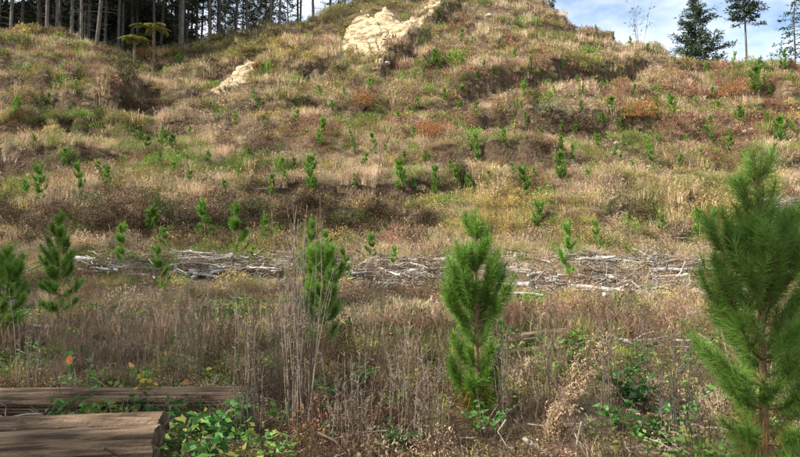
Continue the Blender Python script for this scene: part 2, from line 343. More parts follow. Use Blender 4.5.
# ------------------------------------------------------------------ sandstone scarps
def scarp(key, thick, label):
    poly = SCARPS[key]; pu = [p[0] for p in poly]; pv = [p[1] for p in poly]
    us = np.linspace(min(pu) - 4, max(pu) + 4, 120 if key == 'A' else 60); vs = np.linspace(min(pv) - 4, max(pv) + 4, 90 if key == 'A' else 40)
    uc = np.linspace(us[0], us[-1], 30); vc = np.linspace(vs[0], vs[-1], 22)
    G = np.array([[hit(u, v)[1] for u in uc] for v in vc]); G = gsm(gsm(G, .8, 0), .8, 1)
    Y = np.array([np.interp(us, uc, g_) for g_ in G]); Y = np.array([np.interp(vs, vc, Y[:, q_]) for q_ in range(len(us))]).T
    UU, VV = np.meshgrid(us, vs)
    wob = (fbm(UU / 7, VV / 5, 71, 3) - .5) * 11 if key == 'A' else (fbm(UU / 7, VV / 5, 71, 3) - .5) * 4
    d = pdist(UU, VV, poly) + wob
    a, b = ray(UU, VV); x = a * Y; z = CAMZ + b * Y
    lay = z * 1.1 + x * .18 + (fbm(x / 4, z / 4, 81, 2) - .5) * 1.2
    gul = np.abs(fbm(x / 1.1 + z * .25, z / 5, 95, 3) - .5) * 2                       # erosion gullies run down the face
    off = .06 + thick * sstep(d / 9) + (.035 * (np.mod(lay, 1) > .55) - .4 * (gul < .06) * (.06 - gul) / .06) + .5 * (fbm(x / 2.2, z / 1.6, 91, 5) - .5) + .25 * np.abs(fbm(x / .7, z / .7, 93, 3) - .5)
    off = np.where(d < 0, np.maximum(d * .22, -.9), off)
    x2 = x; y2 = Y - off * .85; z2 = z + off * .35
    n, m = x.shape; i = np.arange(n - 1)[:, None] * m; j = np.arange(m - 1)[None]
    f = np.stack([i + j, i + j + 1, i + m + j + 1, i + m + j], -1).reshape(-1, 4)
    keep = (d.ravel()[f] > -2.5).any(1).reshape(n - 1, m - 1)
    lab = np.zeros(keep.shape, int); best = (0, 0); cur = 0                 # keep the largest connected face only
    for a0 in range(n - 1):
        for b0 in range(m - 1):
            if keep[a0, b0] and not lab[a0, b0]:
                cur += 1; stck = [(a0, b0)]; lab[a0, b0] = cur; cnt = 0
                while stck:
                    a1, b1 = stck.pop(); cnt += 1
                    for a2, b2 in ((a1 + 1, b1), (a1 - 1, b1), (a1, b1 + 1), (a1, b1 - 1)):
                        if 0 <= a2 < n - 1 and 0 <= b2 < m - 1 and keep[a2, b2] and not lab[a2, b2]: lab[a2, b2] = cur; stck.append((a2, b2))
                best = max(best, (cnt, cur))
    keep = (lab == best[1]).ravel()
    mb = MB(); mb.add(np.stack([x2, y2, z2], -1), f[keep])
    o = obj('sandstone_scarp', mb.mesh('sandstone_scarp', M['sandstone'], False), label=label, cat='cliff')
scarp('A', .55, 'large cream sandstone scarp bared near the top of the slope')
scarp('B', .6, 'small cream sandstone slip left of the large scarp')
scarp('C', .4, 'narrow cream sandstone sliver between the two larger bare faces')

# ------------------------------------------------------------------ scatter machinery (uncountable growth only)
def scatter(name, sources, pts, rot, sc, tint, idx, label, cat):
    me = bpy.data.meshes.new(name); me.vertices.add(len(pts)); me.vertices.foreach_set('co', np.asarray(pts, float).ravel())
    for nm, ty, arr, key in (('rot', 'FLOAT_VECTOR', rot, 'vector'), ('sc', 'FLOAT_VECTOR', sc, 'vector'), ('tint', 'FLOAT_VECTOR', tint, 'vector'), ('idx', 'INT', idx, 'value')):
        a = me.attributes.new(nm, ty, 'POINT'); a.data.foreach_set(key, np.asarray(arr, float if ty != 'INT' else np.int32).ravel())
    o = obj(name, me, label=label, cat=cat, kind='stuff')
    c = bpy.data.collections.new(name + '_kinds')
    for k, s_ in enumerate(sources):
        c.objects.link(bpy.data.objects.new('%s_kind_%02d' % (name, k), s_))
    g = bpy.data.node_groups.new(name, 'GeometryNodeTree')
    g.interface.new_socket('Geometry', in_out='INPUT', socket_type='NodeSocketGeometry'); g.interface.new_socket('Geometry', in_out='OUTPUT', socket_type='NodeSocketGeometry')
    n = g.nodes; gi = n.new('NodeGroupInput'); go = n.new('NodeGroupOutput'); ip = n.new('GeometryNodeInstanceOnPoints')
    ci = n.new('GeometryNodeCollectionInfo'); ci.inputs['Collection'].default_value = c; ci.inputs['Separate Children'].default_value = True; ci.inputs['Reset Children'].default_value = True
    mp_ = n.new('GeometryNodeMeshToPoints')
    def na_(nm, ty):
        a = n.new('GeometryNodeInputNamedAttribute'); a.data_type = ty; a.inputs[0].default_value = nm; return [s for s in a.outputs if s.enabled and s.name == 'Attribute'][0]
    l = g.links; l.new(gi.outputs[0], mp_.inputs[0]); l.new(mp_.outputs[0], ip.inputs['Points']); l.new(ci.outputs[0], ip.inputs['Instance'])
    ip.inputs['Pick Instance'].default_value = True
    l.new(na_('idx', 'INT'), ip.inputs['Instance Index'])
    e = n.new('FunctionNodeEulerToRotation'); l.new(na_('rot', 'FLOAT_VECTOR'), e.inputs[0]); l.new(e.outputs[0], ip.inputs['Rotation'])
    l.new(na_('sc', 'FLOAT_VECTOR'), ip.inputs['Scale']); l.new(ip.outputs[0], go.inputs[0])
    md = o.modifiers.new('scatter', 'NODES'); md.node_group = g
    return o

def tuft(n, h, spread, w, lean=.35, seg=2, seed=0, heads=0):
    r = np.random.default_rng(seed); mb = MB()
    a = r.uniform(0, 2 * math.pi, n); rad = spread * np.sqrt(r.uniform(0, 1, n)); base = np.c_[rad * np.cos(a), rad * np.sin(a), np.full(n, -.03)]
    hh = h * r.uniform(.45, 1.0, n); le = lean * r.uniform(.2, 1.3, n) * hh; b = a + r.normal(0, .7, n)
    s = np.c_[-np.sin(b + r.normal(0, 1, n)), np.cos(b + r.normal(0, 1, n)), np.zeros(n)] * (w / 2)
    mid = base + np.c_[np.cos(b) * le * .3, np.sin(b) * le * .3, hh * .6]
    tip = base + np.c_[np.cos(b) * le, np.sin(b) * le, hh * (1 - .25 * (le / hh))]
    mb.quads(base - s, base + s, mid + s * .8, mid - s * .8); mb.tris(mid - s * .8, mid + s * .8, tip)
    if heads:
        for k in range(heads):
            i_ = r.integers(n); m = 14; t = r.uniform(.55, 1, m)[:, None]; p = mid[i_] * (1 - t) + tip[i_] * t
            blades(mb, p, r.normal(size=(m, 3)) + [0, 0, 1.0], np.full(m, h * .09), np.full(m, w * 1.6), r)
    return mb
def mound(n, rad, h, ls, seed=0, stems=10, sw=.01):
    r = np.random.default_rng(seed); mb = MB()
    d = unit(r.normal(size=(n, 3))); d[:, 2] = np.abs(d[:, 2]); q = r.uniform(.35, 1, n) ** .5
    lump = .75 + .5 * vnoise(d[:, 0] * 3 + 9, d[:, 1] * 3 + d[:, 2] * 2, seed)
    p = d * (q * lump)[:, None] * [rad, rad, h]
    leaves(mb, p, d + r.normal(0, .8, (n, 3)), ls * r.uniform(.6, 1.4, n), ls * .45 * r.uniform(.6, 1.3, n), r)
    a = r.uniform(0, 6.28, stems); b = np.c_[np.cos(a) * rad * .2, np.sin(a) * rad * .2, np.full(stems, -.05)]
    e = np.c_[np.cos(a) * rad * r.uniform(.3, .9, stems), np.sin(a) * rad * r.uniform(.3, .9, stems), h * r.uniform(.7, 1.15, stems)]
    blades(mb, b, e - b, np.linalg.norm(e - b, axis=1), np.full(stems, sw), r)
    return mb
def stalks(n, h, spread, seed=0, w=.006, heads=22, hl=.05, lean=.14):
    r = np.random.default_rng(seed); mb = MB()
    for k in range(n):
        a = r.uniform(0, 6.28); rad = spread * math.sqrt(r.uniform()); hh = h * r.uniform(.55, 1); ln = r.normal(0, lean, 2)
        p0 = np.array([rad * math.cos(a), rad * math.sin(a), -.04]); t = np.linspace(0, 1, 4)[:, None]
        bd = r.normal(0, lean * .7, 2) * hh; path = p0 + np.c_[t * ln[0] * hh + bd[0] * t ** 3 + .02 * r.normal(size=(4, 1)) * t, t * ln[1] * hh + bd[1] * t ** 3 + .02 * r.normal(size=(4, 1)) * t, t * hh - .3 * hh * t ** 3 * (r.uniform() < .15)]
        mb.tube(path, np.linspace(w * .55, w * .28, 4), 3, cap=False)
        m = heads; tt = r.uniform(.25, 1.0, m) ** .8; pp = np.c_[[np.interp(tt, t[:, 0], path[:, c]) for c in range(3)]].T
        dd = np.c_[r.normal(size=(m, 2)) * .6, r.uniform(.2, 1.2, m)]
        blades(mb, pp, dd, hl * r.uniform(.6, 1.8, m), np.full(m, w * .75), r)
    return mb
def herb(n, rad, ll, seed=0):
    r = np.random.default_rng(seed); mb = MB(); a = r.uniform(0, 6.28, n); q = rad * r.uniform(.1, 1, n)
    p = np.c_[np.cos(a) * q * .5, np.sin(a) * q * .5, r.uniform(.02, 1, n) * rad * .9]
    leaves(mb, p, np.c_[np.cos(a), np.sin(a), r.uniform(-.1, .8, n)], ll * r.uniform(.6, 1.3, n), ll * .5 * r.uniform(.7, 1.2, n), r)
    return mb
def twig(seed, ln=.5, rd=.008, forks=2):
    r = np.random.default_rng(seed); mb = MB(); m = 5; t = np.linspace(-.5, .5, m)
    path = np.c_[t * ln, r.normal(0, .05, m) * ln, np.abs(r.normal(0, .03, m)) * ln + rd]
    mb.tube(path, np.linspace(rd, rd * .45, m), 4)
    for k in range(forks):
        i_ = r.integers(1, m - 1); d = np.array([r.uniform(.4, 1), r.choice([-1, 1]) * r.uniform(.4, 1), r.uniform(0, .5)]); l2 = ln * r.uniform(.2, .4)
        mb.tube(np.array([path[i_], path[i_] + d * l2 * .5 + r.normal(0, .02, 3) * ln, path[i_] + d * l2]), [rd * .6, rd * .45, rd * .2], 3, cap=False)
    return mb

def sample(n, y0, y1, pw=1.0):                          # points spread over the ground in the field of view and a margin beyond
    y = np.sqrt(rng.uniform(y0 ** (1 + pw), y1 ** (1 + pw), n)) if pw == 1 else (rng.uniform(y0 ** (1 + pw), y1 ** (1 + pw), n)) ** (1 / (1 + pw))
    x = rng.uniform(-1, 1, n) * (y * .74 + 1.2)
    return x, y
def clear_of_scarps(x, y):
    z = H(x, y); u, v = proj(x, y, z); k = np.ones(len(x), bool)
    for p in SCARPS.values(): k &= (pdist(u, v, p) < rng.normal(-1.5, 2.0, len(x))) | (fbm(x / 2.2, z / 1.3, 66, 3) > .61)
    return k
def hidden(x, y, tol=1.2):                              # behind the crest by more than a few metres: skip
    z = H(x, y) + tol; b = (z - CAMZ) / y; k = np.zeros(len(x), bool)
    for t in np.linspace(.55, .98, 14):
        k |= (H(x * t, y * t) - CAMZ) / (y * t) > b
    return k
def pick(w, types, power=1.0):
    sub = w[:, [TY.index(t) for t in types]] ** power; c = np.cumsum(sub / sub.sum(1, keepdims=True), 1)
    k = (rng.uniform(size=(len(w), 1)) > c).sum(1).clip(0, len(types) - 1); return k, sub
def tints(types, k, var=.22):
    base = np.array([TINT[t] for t in types])[k]
    return base * rng.uniform(1 - var, 1 + var, (len(k), 1)) * rng.uniform(.93, 1.07, (len(k), 3))

# grass kinds: 0-3 near fine, 4-6 far coarse
GR = [tuft(46, .55, .13, .0055, .45, seed=s, heads=3).mesh('grass_tuft', M['tint']) for s in range(4)] + \
     [tuft(26, .70, .30, .022, .40, seed=20 + s).mesh('grass_tuft_far', M['tint']) for s in range(4)] + \
     [tuft(56, .62, .34, .010, .55, seed=30 + s, heads=4).mesh('grass_tuft_middle', M['tint']) for s in range(4)]
px, py, pi_, ps, pt = [], [], [], [], []
PLANTS = [(552, 440), (590, 420), (466, 421), (484, 424), (632, 414), (618, 432), (682, 428), (645, 440), (215, 440), (243, 432), (210, 456), (142, 412), (325, 420), (355, 395), (483, 438), (400, 456), (572, 420), (270, 456)]
PL = {q: hit(*q) for q in PLANTS}
def clearing(x, y, grass=False):                           # bare strips: steep faces, the windrow, the logs
    z = H(x, y); u, v = proj(x, y, z); p = np.ones(len(x))
    if grass: p *= np.where((v > 194) & (v < 246) & (u < 440), .5, 1)
    p *= np.where((u > 495) & (u < 735) & (v > 342) & (v < 392) & (y > 7.2), .25, 1)
    p *= np.where(y > 22, 1 - .5 * sstep((slope(x, y) - 1.1) / .6), 1)
    wr = (((u > 170) & (u < 300)) | ((u > 338) & (u < 710)) | (u > 758)) & (v > 256) & (v < np.where(u > 480, 300, 284) + 8 * (fbm(u / 14, u * 0, 5, 2) - .5)); p *= np.where(wr, .5, 1) * np.where((u > 755) & (v > 196) & (v < 238), .15, 1)
    p *= np.where((x > -4.6) & (x < -1.5) & (y < 6.35) & (y > 4.9), .16, 1) * np.where((x < -1.3) & (y < 5.0), .12, 1)
    for cu, cv in PLANTS: cx, cy, _ = PL[(cu, cv)]; p *= np.where((np.abs(x - cx) < .22) & (y < cy + .25) & (y > cy - .8), .2, 1)
    p *= np.where(y < 4.3, .3, 1) * np.where((x > .3) & (y < 4.6), .3, 1)
    return rng.uniform(size=len(x)) < p
def add_grass(n, y0, y1, kinds, smin, smax, pw=1.0, grow=1.0):
    x, y = sample(n, y0, y1, pw); k = clear_of_scarps(x, y) & ~hidden(x, y); x, y = x[k], y[k]; z = H(x, y)
    w = zones(x, y, z); ty, _ = pick(w, ['straw', 'rust', 'yellow', 'grey', 'green', 'olive'])
    # grassy share of the local growth decides whether a tuft stands here
    share = .95 * w[:, [0, 4, 6]].sum(1) + .45 * w[:, [1, 2, 3]].sum(1)
    keep = clearing(x, y, True) & (rng.uniform(size=len(x)) < np.clip(share * 1.15, .12, 1)); x, y, z, ty = x[keep], y[keep], z[keep], ty[keep]
    px.append(x); py.append(y); pi_.append(rng.choice(kinds, len(x)))
    cl = sstep((fbm(x / 2.1, y / 2.1, 55, 3) - .32) / .36); k2 = rng.uniform(size=len(x)) < .35 + .65 * cl; s = rng.uniform(smin, smax, len(x)) * (.5 + .85 * cl)
    s = np.where(k2, s, s * .45); ps.append(np.c_[s, s, s * rng.uniform(.8, 1.25, len(x))])
    pt.append(tints(['straw', 'rust', 'yellow', 'grey', 'green', 'olive'], ty))
add_grass(2000, 3.6, 12, [0, 1, 2, 3], .35, .85)
add_grass(8000, 11, 25, [0, 1, 2, 3, 8, 9], .35, .75)
add_grass(14000, 24, 42, [8, 9, 10, 11], .5, 1.1, .8)
add_grass(18000, 40, 60, [4, 5, 6, 7, 8, 10], .55, 1.1, .8)
add_grass(16000, 52, 84, [4, 5, 6, 7], .8, 1.3, .8)
X = np.concatenate(px); Y = np.concatenate(py); Z = H(X, Y)
scatter('dry_grass', GR, np.c_[X, Y, Z], np.c_[rng.normal(0, .12, len(X)), rng.normal(0, .12, len(X)), rng.uniform(0, 6.28, len(X))],
        np.concatenate(ps), np.concatenate(pt), np.concatenate(pi_), 'dry straw coloured grass covering the whole felled hillside', 'grass')
# low bushy ground cover
MK = [mound(150, .42, .42, .10, seed=s).mesh('ground_cover_clump', M['tint']) for s in range(4)] + \
     [mound(380, .24, .22, .026, seed=40 + s, stems=22, sw=.004).mesh('ground_cover_near', M['tint']) for s in range(3)] + \
     [mound(300, .42, .42, .055, seed=50 + s, stems=16).mesh('ground_cover_middle', M['tint']) for s in range(4)]
px, py, pi_, ps, pt = [], [], [], [], []
def add_mounds(n, y0, y1, kinds, smin, smax, pw=1.0):
    x, y = sample(n, y0, y1, pw); k = clear_of_scarps(x, y) & ~hidden(x, y); x, y = x[k], y[k]; z = H(x, y)
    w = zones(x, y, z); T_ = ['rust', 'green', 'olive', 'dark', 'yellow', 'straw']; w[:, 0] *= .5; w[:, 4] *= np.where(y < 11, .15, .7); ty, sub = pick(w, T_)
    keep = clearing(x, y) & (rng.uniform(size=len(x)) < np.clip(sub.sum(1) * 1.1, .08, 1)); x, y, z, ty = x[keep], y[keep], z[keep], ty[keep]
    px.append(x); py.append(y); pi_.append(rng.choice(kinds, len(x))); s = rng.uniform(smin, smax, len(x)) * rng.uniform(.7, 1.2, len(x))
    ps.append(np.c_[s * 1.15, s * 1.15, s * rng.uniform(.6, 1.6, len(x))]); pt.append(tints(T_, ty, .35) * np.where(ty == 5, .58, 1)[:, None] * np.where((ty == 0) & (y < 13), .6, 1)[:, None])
add_mounds(2600, 4.4, 12, [4, 5, 6], .5, 1.2)
add_mounds(4500, 11, 26, [4, 5, 6], .7, 1.9)
add_mounds(7000, 24, 42, [7, 8, 9, 10], .4, 1.3, .8)
add_mounds(10000, 40, 60, [0, 1, 2, 3, 7, 8], .4, 1.35, .8)
add_mounds(6500, 52, 84, [0, 1, 2, 3], .8, 1.6, .8)
x, y = sample(40000, 24, 76, .8); k = clear_of_scarps(x, y) & (slope(x, y) > .95) & ~hidden(x, y); x, y = x[k], y[k]; ty = rng.choice(5, len(x), p=[.16, .28, .18, .26, .12])   # scrub clinging to the steep faces
s = rng.uniform(.3, .95, len(x)); px.append(x); py.append(y); pi_.append(rng.choice([7, 8, 9, 10], len(x))); ps.append(np.c_[s, s, s * rng.uniform(.5, 1.1, len(x))]); pt.append(tints(['dark', 'olive', 'rust', 'straw', 'green'], ty, .35) * .85)
x, y = sample(1500, 3.8, 9.5); k = rng.uniform(size=len(x)) < np.where((x > -4.6) & (x < -1.5) & (y < 6.4), .3, 1); x, y = x[k], y[k]; ty = rng.choice(4, len(x), p=[.4, .25, .2, .15])           # low leaf litter near the camera
s = rng.uniform(.45, 1.0, len(x)); px.append(x); py.append(y); pi_.append(rng.choice([4, 5, 6], len(x))); ps.append(np.c_[s * 1.3, s * 1.3, s * rng.uniform(.2, .55, len(x))]); pt.append(tints(['dark', 'rust', 'grey', 'olive'], ty, .35) * .8)
X = np.concatenate(px); Y = np.concatenate(py); Z = H(X, Y)
scatter('ground_cover', MK, np.c_[X, Y, Z], np.c_[rng.normal(0, .1, len(X)), rng.normal(0, .1, len(X)), rng.uniform(0, 6.28, len(X))],
        np.concatenate(ps), np.concatenate(pt), np.concatenate(pi_), 'low bracken, bramble and herbs patching the felled hillside', 'ground cover')
# dead upright weed stems
SK = [stalks(5, 1.0, .16, seed=s, w=.007, hl=.06).mesh('weed_stems', M['tint']) for s in range(5)] + [stalks(6, 1.0, .25, seed=60 + s, w=.016, heads=14, hl=.09).mesh('weed_stems_far', M['tint']) for s in range(3)]
x, y = sample(1900, 3.8, 13); x2, y2 = sample(1500, 12, 26); x3, y3 = sample(4200, 24, 66, .8); X = np.r_[x, x2, x3]; Y = np.r_[y, y2, y3]
k = clear_of_scarps(X, Y) & clearing(X, Y) & (fbm(X / 2.2, Y / 2.2, 77, 3) > .47); kk = np.r_[rng.integers(0, 5, len(x)), rng.integers(0, 7, len(x2)), rng.integers(5, 8, len(x3))][k]; X, Y = X[k], Y[k]; Z = H(X, Y)
s = rng.uniform(.35, 1.0, len(X)) * np.where(Y > 24, .9, np.where(Y > 11, .7, 1)); T3 = ['straw', 'grey', 'dark']; ty = np.where(Y < 8, rng.choice([1, 1, 2, 2, 2], len(X)), rng.choice([0, 1, 1, 2, 2], len(X)))
scatter('dead_weed_stems', SK, np.c_[X, Y, Z], np.c_[rng.normal(0, .07, len(X)), rng.normal(0, .07, len(X)), rng.uniform(0, 6.28, len(X))], np.c_[s, s, s], tints(T3, ty), kk,
        'thin dead upright weed stems standing all through the grass', 'weeds')
# leafy green weeds and twig litter
HK = [herb(34, .20, .075, seed=s).mesh('leafy_weed', M['tint']) for s in range(4)]
x, y = sample(3200, 4.4, 16); k = (fbm(x / 1.3, y / 1.3, 88, 3) > .47); x, y = x[k], y[k]; z = H(x, y)
g = np.array([[.09, .22, .04], [.15, .26, .06], [.05, .13, .035], [.22, .24, .06]])[rng.integers(0, 4, len(x))] * rng.uniform(.75, 1.2, (len(x), 1)); s = rng.uniform(.5, 1.3, len(x))
scatter('leafy_weeds', HK, np.c_[x, y, z], np.c_[np.zeros(len(x)), np.zeros(len(x)), rng.uniform(0, 6.28, len(x))], np.c_[s, s, s], g, rng.integers(0, 4, len(x)),
        'small green leafy weeds sprouting among the foreground stems', 'weeds')
TK = [twig(s, .55, .009, 2).mesh('twig', M['tint']) for s in range(6)]
x, y = sample(3000, 2.8, 20); x2, y2 = sample(5000, 20, 80, .6); ps_ = np.r_[rng.uniform(.4, 1.3, len(x)), rng.uniform(.9, 2.2, len(x2))]; x = np.r_[x, x2]; y = np.r_[y, y2]; z = H(x, y)
g = np.array([[.30, .26, .22], [.16, .12, .09], [.42, .38, .33]])[rng.integers(0, 3, len(x))] * rng.uniform(.7, 1.2, (len(x), 1))
scatter('twig_litter', TK, np.c_[x, y, z + .04], np.c_[rng.normal(0, .3, len(x)), rng.normal(0, .4, len(x)), rng.uniform(0, 6.28, len(x))], np.c_[ps_, ps_, ps_], g, rng.integers(0, 6, len(x)),
        'loose grey and brown twigs littering the felled ground', 'twigs')

# ------------------------------------------------------------------ pines
def curve(p0, az_, e0, e1, ln, m=6, r=None):
    t = np.linspace(0, 1, m); el = e0 + (e1 - e0) * t ** 1.2; st = ln / (m - 1); p = [np.array(p0, float)]
    for k in range(1, m):
        e = (el[k] + el[k - 1]) / 2; w = 0 if r is None else r.normal(0, .12)
        p.append(p[-1] + st * np.array([math.cos(az_ + w) * math.cos(e), math.sin(az_ + w) * math.cos(e), math.sin(e)]))
    return np.array(p)
def brush(mb, path, n, nl, w, t0=.15, ang=(22, 72), r=rng):
    t = r.uniform(t0, 1, n); k = np.linspace(0, 1, len(path)); p = np.c_[[np.interp(t, k, path[:, c]) for c in range(3)]].T
    tan = unit(np.c_[[np.interp(t, k, np.gradient(path[:, c])) for c in range(3)]].T)
    q = unit(np.cross(tan, r.normal(size=(n, 3)))); A = np.radians(r.uniform(*ang, n)) * (1 - .45 * (t > .93))
    d = tan * np.cos(A)[:, None] + q * np.sin(A)[:, None] + [0, 0, -.06]
    blades(mb, p, d, nl * r.uniform(.65, 1.1, n), np.full(n, w), r)
def hero_pine(loc, height, whorls, seed, label, nl=.11, nw=.0042, dens=330, leader=(.30, 420), trunk_r=.028, dead=None, matn='needle_near', lean=(0, 0)):
    r = np.random.default_rng(seed)
    root = obj('pine_sapling', None, loc=loc, label=label, cat='pine sapling', group='large young pines in the foreground')
    root.empty_display_size = .2
    t = np.linspace(0, 1, 9)[:, None]; tp = np.c_[lean[0] * t + .012 * r.normal(size=(9, 1)) * t, lean[1] * t + .012 * r.normal(size=(9, 1)) * t, -.06 + t * height]
    obj('trunk', MB().tube(tp, np.linspace(trunk_r, .006, 9), 8).mesh('trunk', M['pine_bark'], True), root)
    def at_h(f): return np.array([np.interp(f, t[:, 0], tp[:, c]) for c in range(3)])
    nb = MB(); ln, n = leader; brush(nb, np.array([at_h(f) for f in np.linspace(1 - ln, 1, 6)]), n, nl, nw, 0, r=r)
    obj('leader_needles', nb.mesh('leader_needles', M[matn]), root)
    for (f, cnt, bl, e0, e1, a0) in whorls:
        for k in range(cnt):
            a = a0 + 6.283 * k / cnt + r.normal(0, .25); l_ = bl * r.uniform(.75, 1.2)
            path = curve(at_h(f + r.normal(0, .012)), a, R(e0 + r.normal(0, 6)), R(e1), l_, 6, r)
            wb = MB().tube(path, np.linspace(.010, .003, 6), 5, cap=False); nb = MB(); brush(nb, path, int(dens * l_ / .4), nl, nw, .18, r=r)
            if l_ > .28:
                for q_ in range(r.integers(2, 4)):
                    i_ = r.integers(2, 5); sp = curve(path[i_], a + r.choice([-1, 1]) * r.uniform(.5, 1.0), R((e0 + e1) / 2 - 5), R(e1), l_ * r.uniform(.35, .55), 5, r)
                    wb.tube(sp, np.linspace(.006, .002, 5), 4, cap=False); brush(nb, sp, int(dens * .4), nl, nw, .05, r=r)
            b = obj('branch', wb.mesh('branch', M['pine_bark']), root); obj('needles', nb.mesh('needles', M[matn]), b)
    if dead:
        f0, f1, n, rad = dead; nb = MB(); p = np.array([at_h(f) for f in r.uniform(f0, f1, n)]); a = r.uniform(0, 6.28, n)
        p += np.c_[np.cos(a), np.sin(a), np.zeros(n)] * (rad * r.uniform(.1, 1, n))[:, None]
        blades(nb, p, np.c_[np.cos(a), np.sin(a), r.uniform(-1.6, .1, n)], nl * r.uniform(.7, 1.1, n), np.full(n, nw), r)
        obj('dead_needles', nb.mesh('dead_needles', M['dead_needle']), root)
    return root
def gpos(u, v, sink=0): x, y, z = hit(u, v); return (x, y, z - sink)
# centre pine, 2 m, six metres off: bushy leader, wide middle, bare waist, low skirt
hero_pine(gpos(477, 421), 2.02, [(.87, 4, .22, 50, 88, .2), (.72, 5, .28, 42, 88, .5), (.62, 6, .38, 34, 88, 0), (.53, 7, .46, 28, 88, .4), (.46, 6, .44, 22, 86, 1.1), (.38, 4, .30, 35, 86, .7),
    (.26, 5, .30, 30, 84, .3), (.17, 6, .32, 28, 84, .9), (.09, 6, .30, 28, 84, 0), (.03, 5, .24, 30, 84, .5)], 3, 'single tall young pine standing in the centre foreground', dens=520, nw=.0048, dead=(.05, .22, 520, .16))
# right pine, 2.3 m, four metres off
hero_pine((2.32, 4.05, float(H(2.32, 4.05))), 2.26, [(.92, 5, .20, 48, 86, .2), (.84, 5, .24, 45, 84, 1.0), (.77, 5, .28, 40, 82, .4), (.70, 6, .38, 36, 80, .5), (.64, 7, .42, 30, 80, 0), (.57, 7, .46, 26, 80, .4), (.50, 7, .46, 22, 78, 1.1), (.43, 7, .44, 20, 76, .2),
    (.36, 6, .40, 10, 62, .3), (.29, 6, .36, 8, 60, .9), (.20, 6, .32, 5, 55, .3), (.12, 5, .28, 5, 55, 0), (.05, 4, .24, 10, 55, 0)], 5, 'large bushy young pine filling the right edge, nearest the camera', dens=410, nl=.115, nw=.0034, trunk_r=.035, dead=(.03, .30, 500, .18))
# pine behind the grey stalks, left of centre
hero_pine(gpos(323, 374), 1.72, [(.86, 3, .2, 50, 85, .2), (.74, 4, .26, 40, 82, .9), (.62, 5, .32, 35, 80, .2), (.50, 6, .36, 25, 78, .5), (.38, 5, .36, 20, 78, .1), (.28, 4, .26, 15, 70, .6)], 8,
    'dense young pine just right of the tall grey stalks', nw=.006, dens=460, dead=(.05, .3, 260, .18))
hero_pine(gpos(311, 309), 2.25, [(.86, 3, .2, 55, 85, .2), (.74, 4, .24, 50, 82, .9), (.62, 4, .28, 40, 80, .2), (.50, 5, .32, 35, 78, .5), (.38, 5, .36, 25, 78, .1), (.26, 4, .3, 15, 70, .6)], 9,
    'slender young pine rising behind the dense one left of centre', nw=.008, dens=320)
hero_pine(gpos(58, 332), 2.38, [(.88, 3, .22, 50, 85, .2), (.76, 4, .28, 40, 80, 1.0), (.65, 5, .34, 30, 76, .5), (.55, 5, .38, 22, 75, 0), (.44, 5, .38, 15, 74, .4), (.32, 5, .36, 10, 60, 1.1), (.2, 4, .3, 10, 60, .3)], 12,
    'tall young pine near the left edge before the dark bank', nw=.007, dens=420)
hero_pine(gpos(5, 352), 1.72, [(.86, 3, .2, 50, 85, .2), (.74, 5, .28, 38, 80, .9), (.62, 5, .34, 30, 78, .2), (.50, 6, .38, 20, 74, .5), (.38, 5, .4, 12, 70, .1), (.24, 5, .34, 10, 60, .6)], 14,
    'bushy young pine cut by the left edge of the view', nw=.006, dens=480)

def small_pine(seed, dens, nl, nw):
    r = np.random.default_rng(seed); tb = MB(); cb = MB(); t = np.linspace(0, 1, 6)[:, None]
    tp = np.c_[.03 * r.normal(size=(6, 1)) * t, .03 * r.normal(size=(6, 1)) * t, t * 1.0 - .04]; tb.tube(tp, np.linspace(.018, .004, 6), 5)
    brush(cb, tp[3:], dens * 2, nl, nw, 0, r=r)
    lv = r.integers(4, 6)
    for q in range(lv):
        f = .14 + .66 * q / (lv - 1); c = r.integers(3, 6); bl = (.26 - .14 * f) * r.uniform(.8, 1.35)
        for k in range(c):
            a = r.uniform(0, 6.28); p0 = [np.interp(f, t[:, 0], tp[:, 0]), np.interp(f, t[:, 0], tp[:, 1]), f - .04 + r.normal(0, .02)]
            path = curve(p0, a, R(r.uniform(15, 40)), R(r.uniform(65, 85)), bl, 5, r); tb.tube(path, np.linspace(.007, .002, 5), 3, cap=False); brush(cb, path, int(dens), nl, nw, .1, r=r)
    return tb.mesh('trunk', M['pine_bark']), cb.mesh('crown', M['needle'])
SP_MID = [small_pine(200 + k, 170, .085, .0085) for k in range(5)]; SP_FAR = [small_pine(300 + k, 75, .10, .020) for k in range(6)]
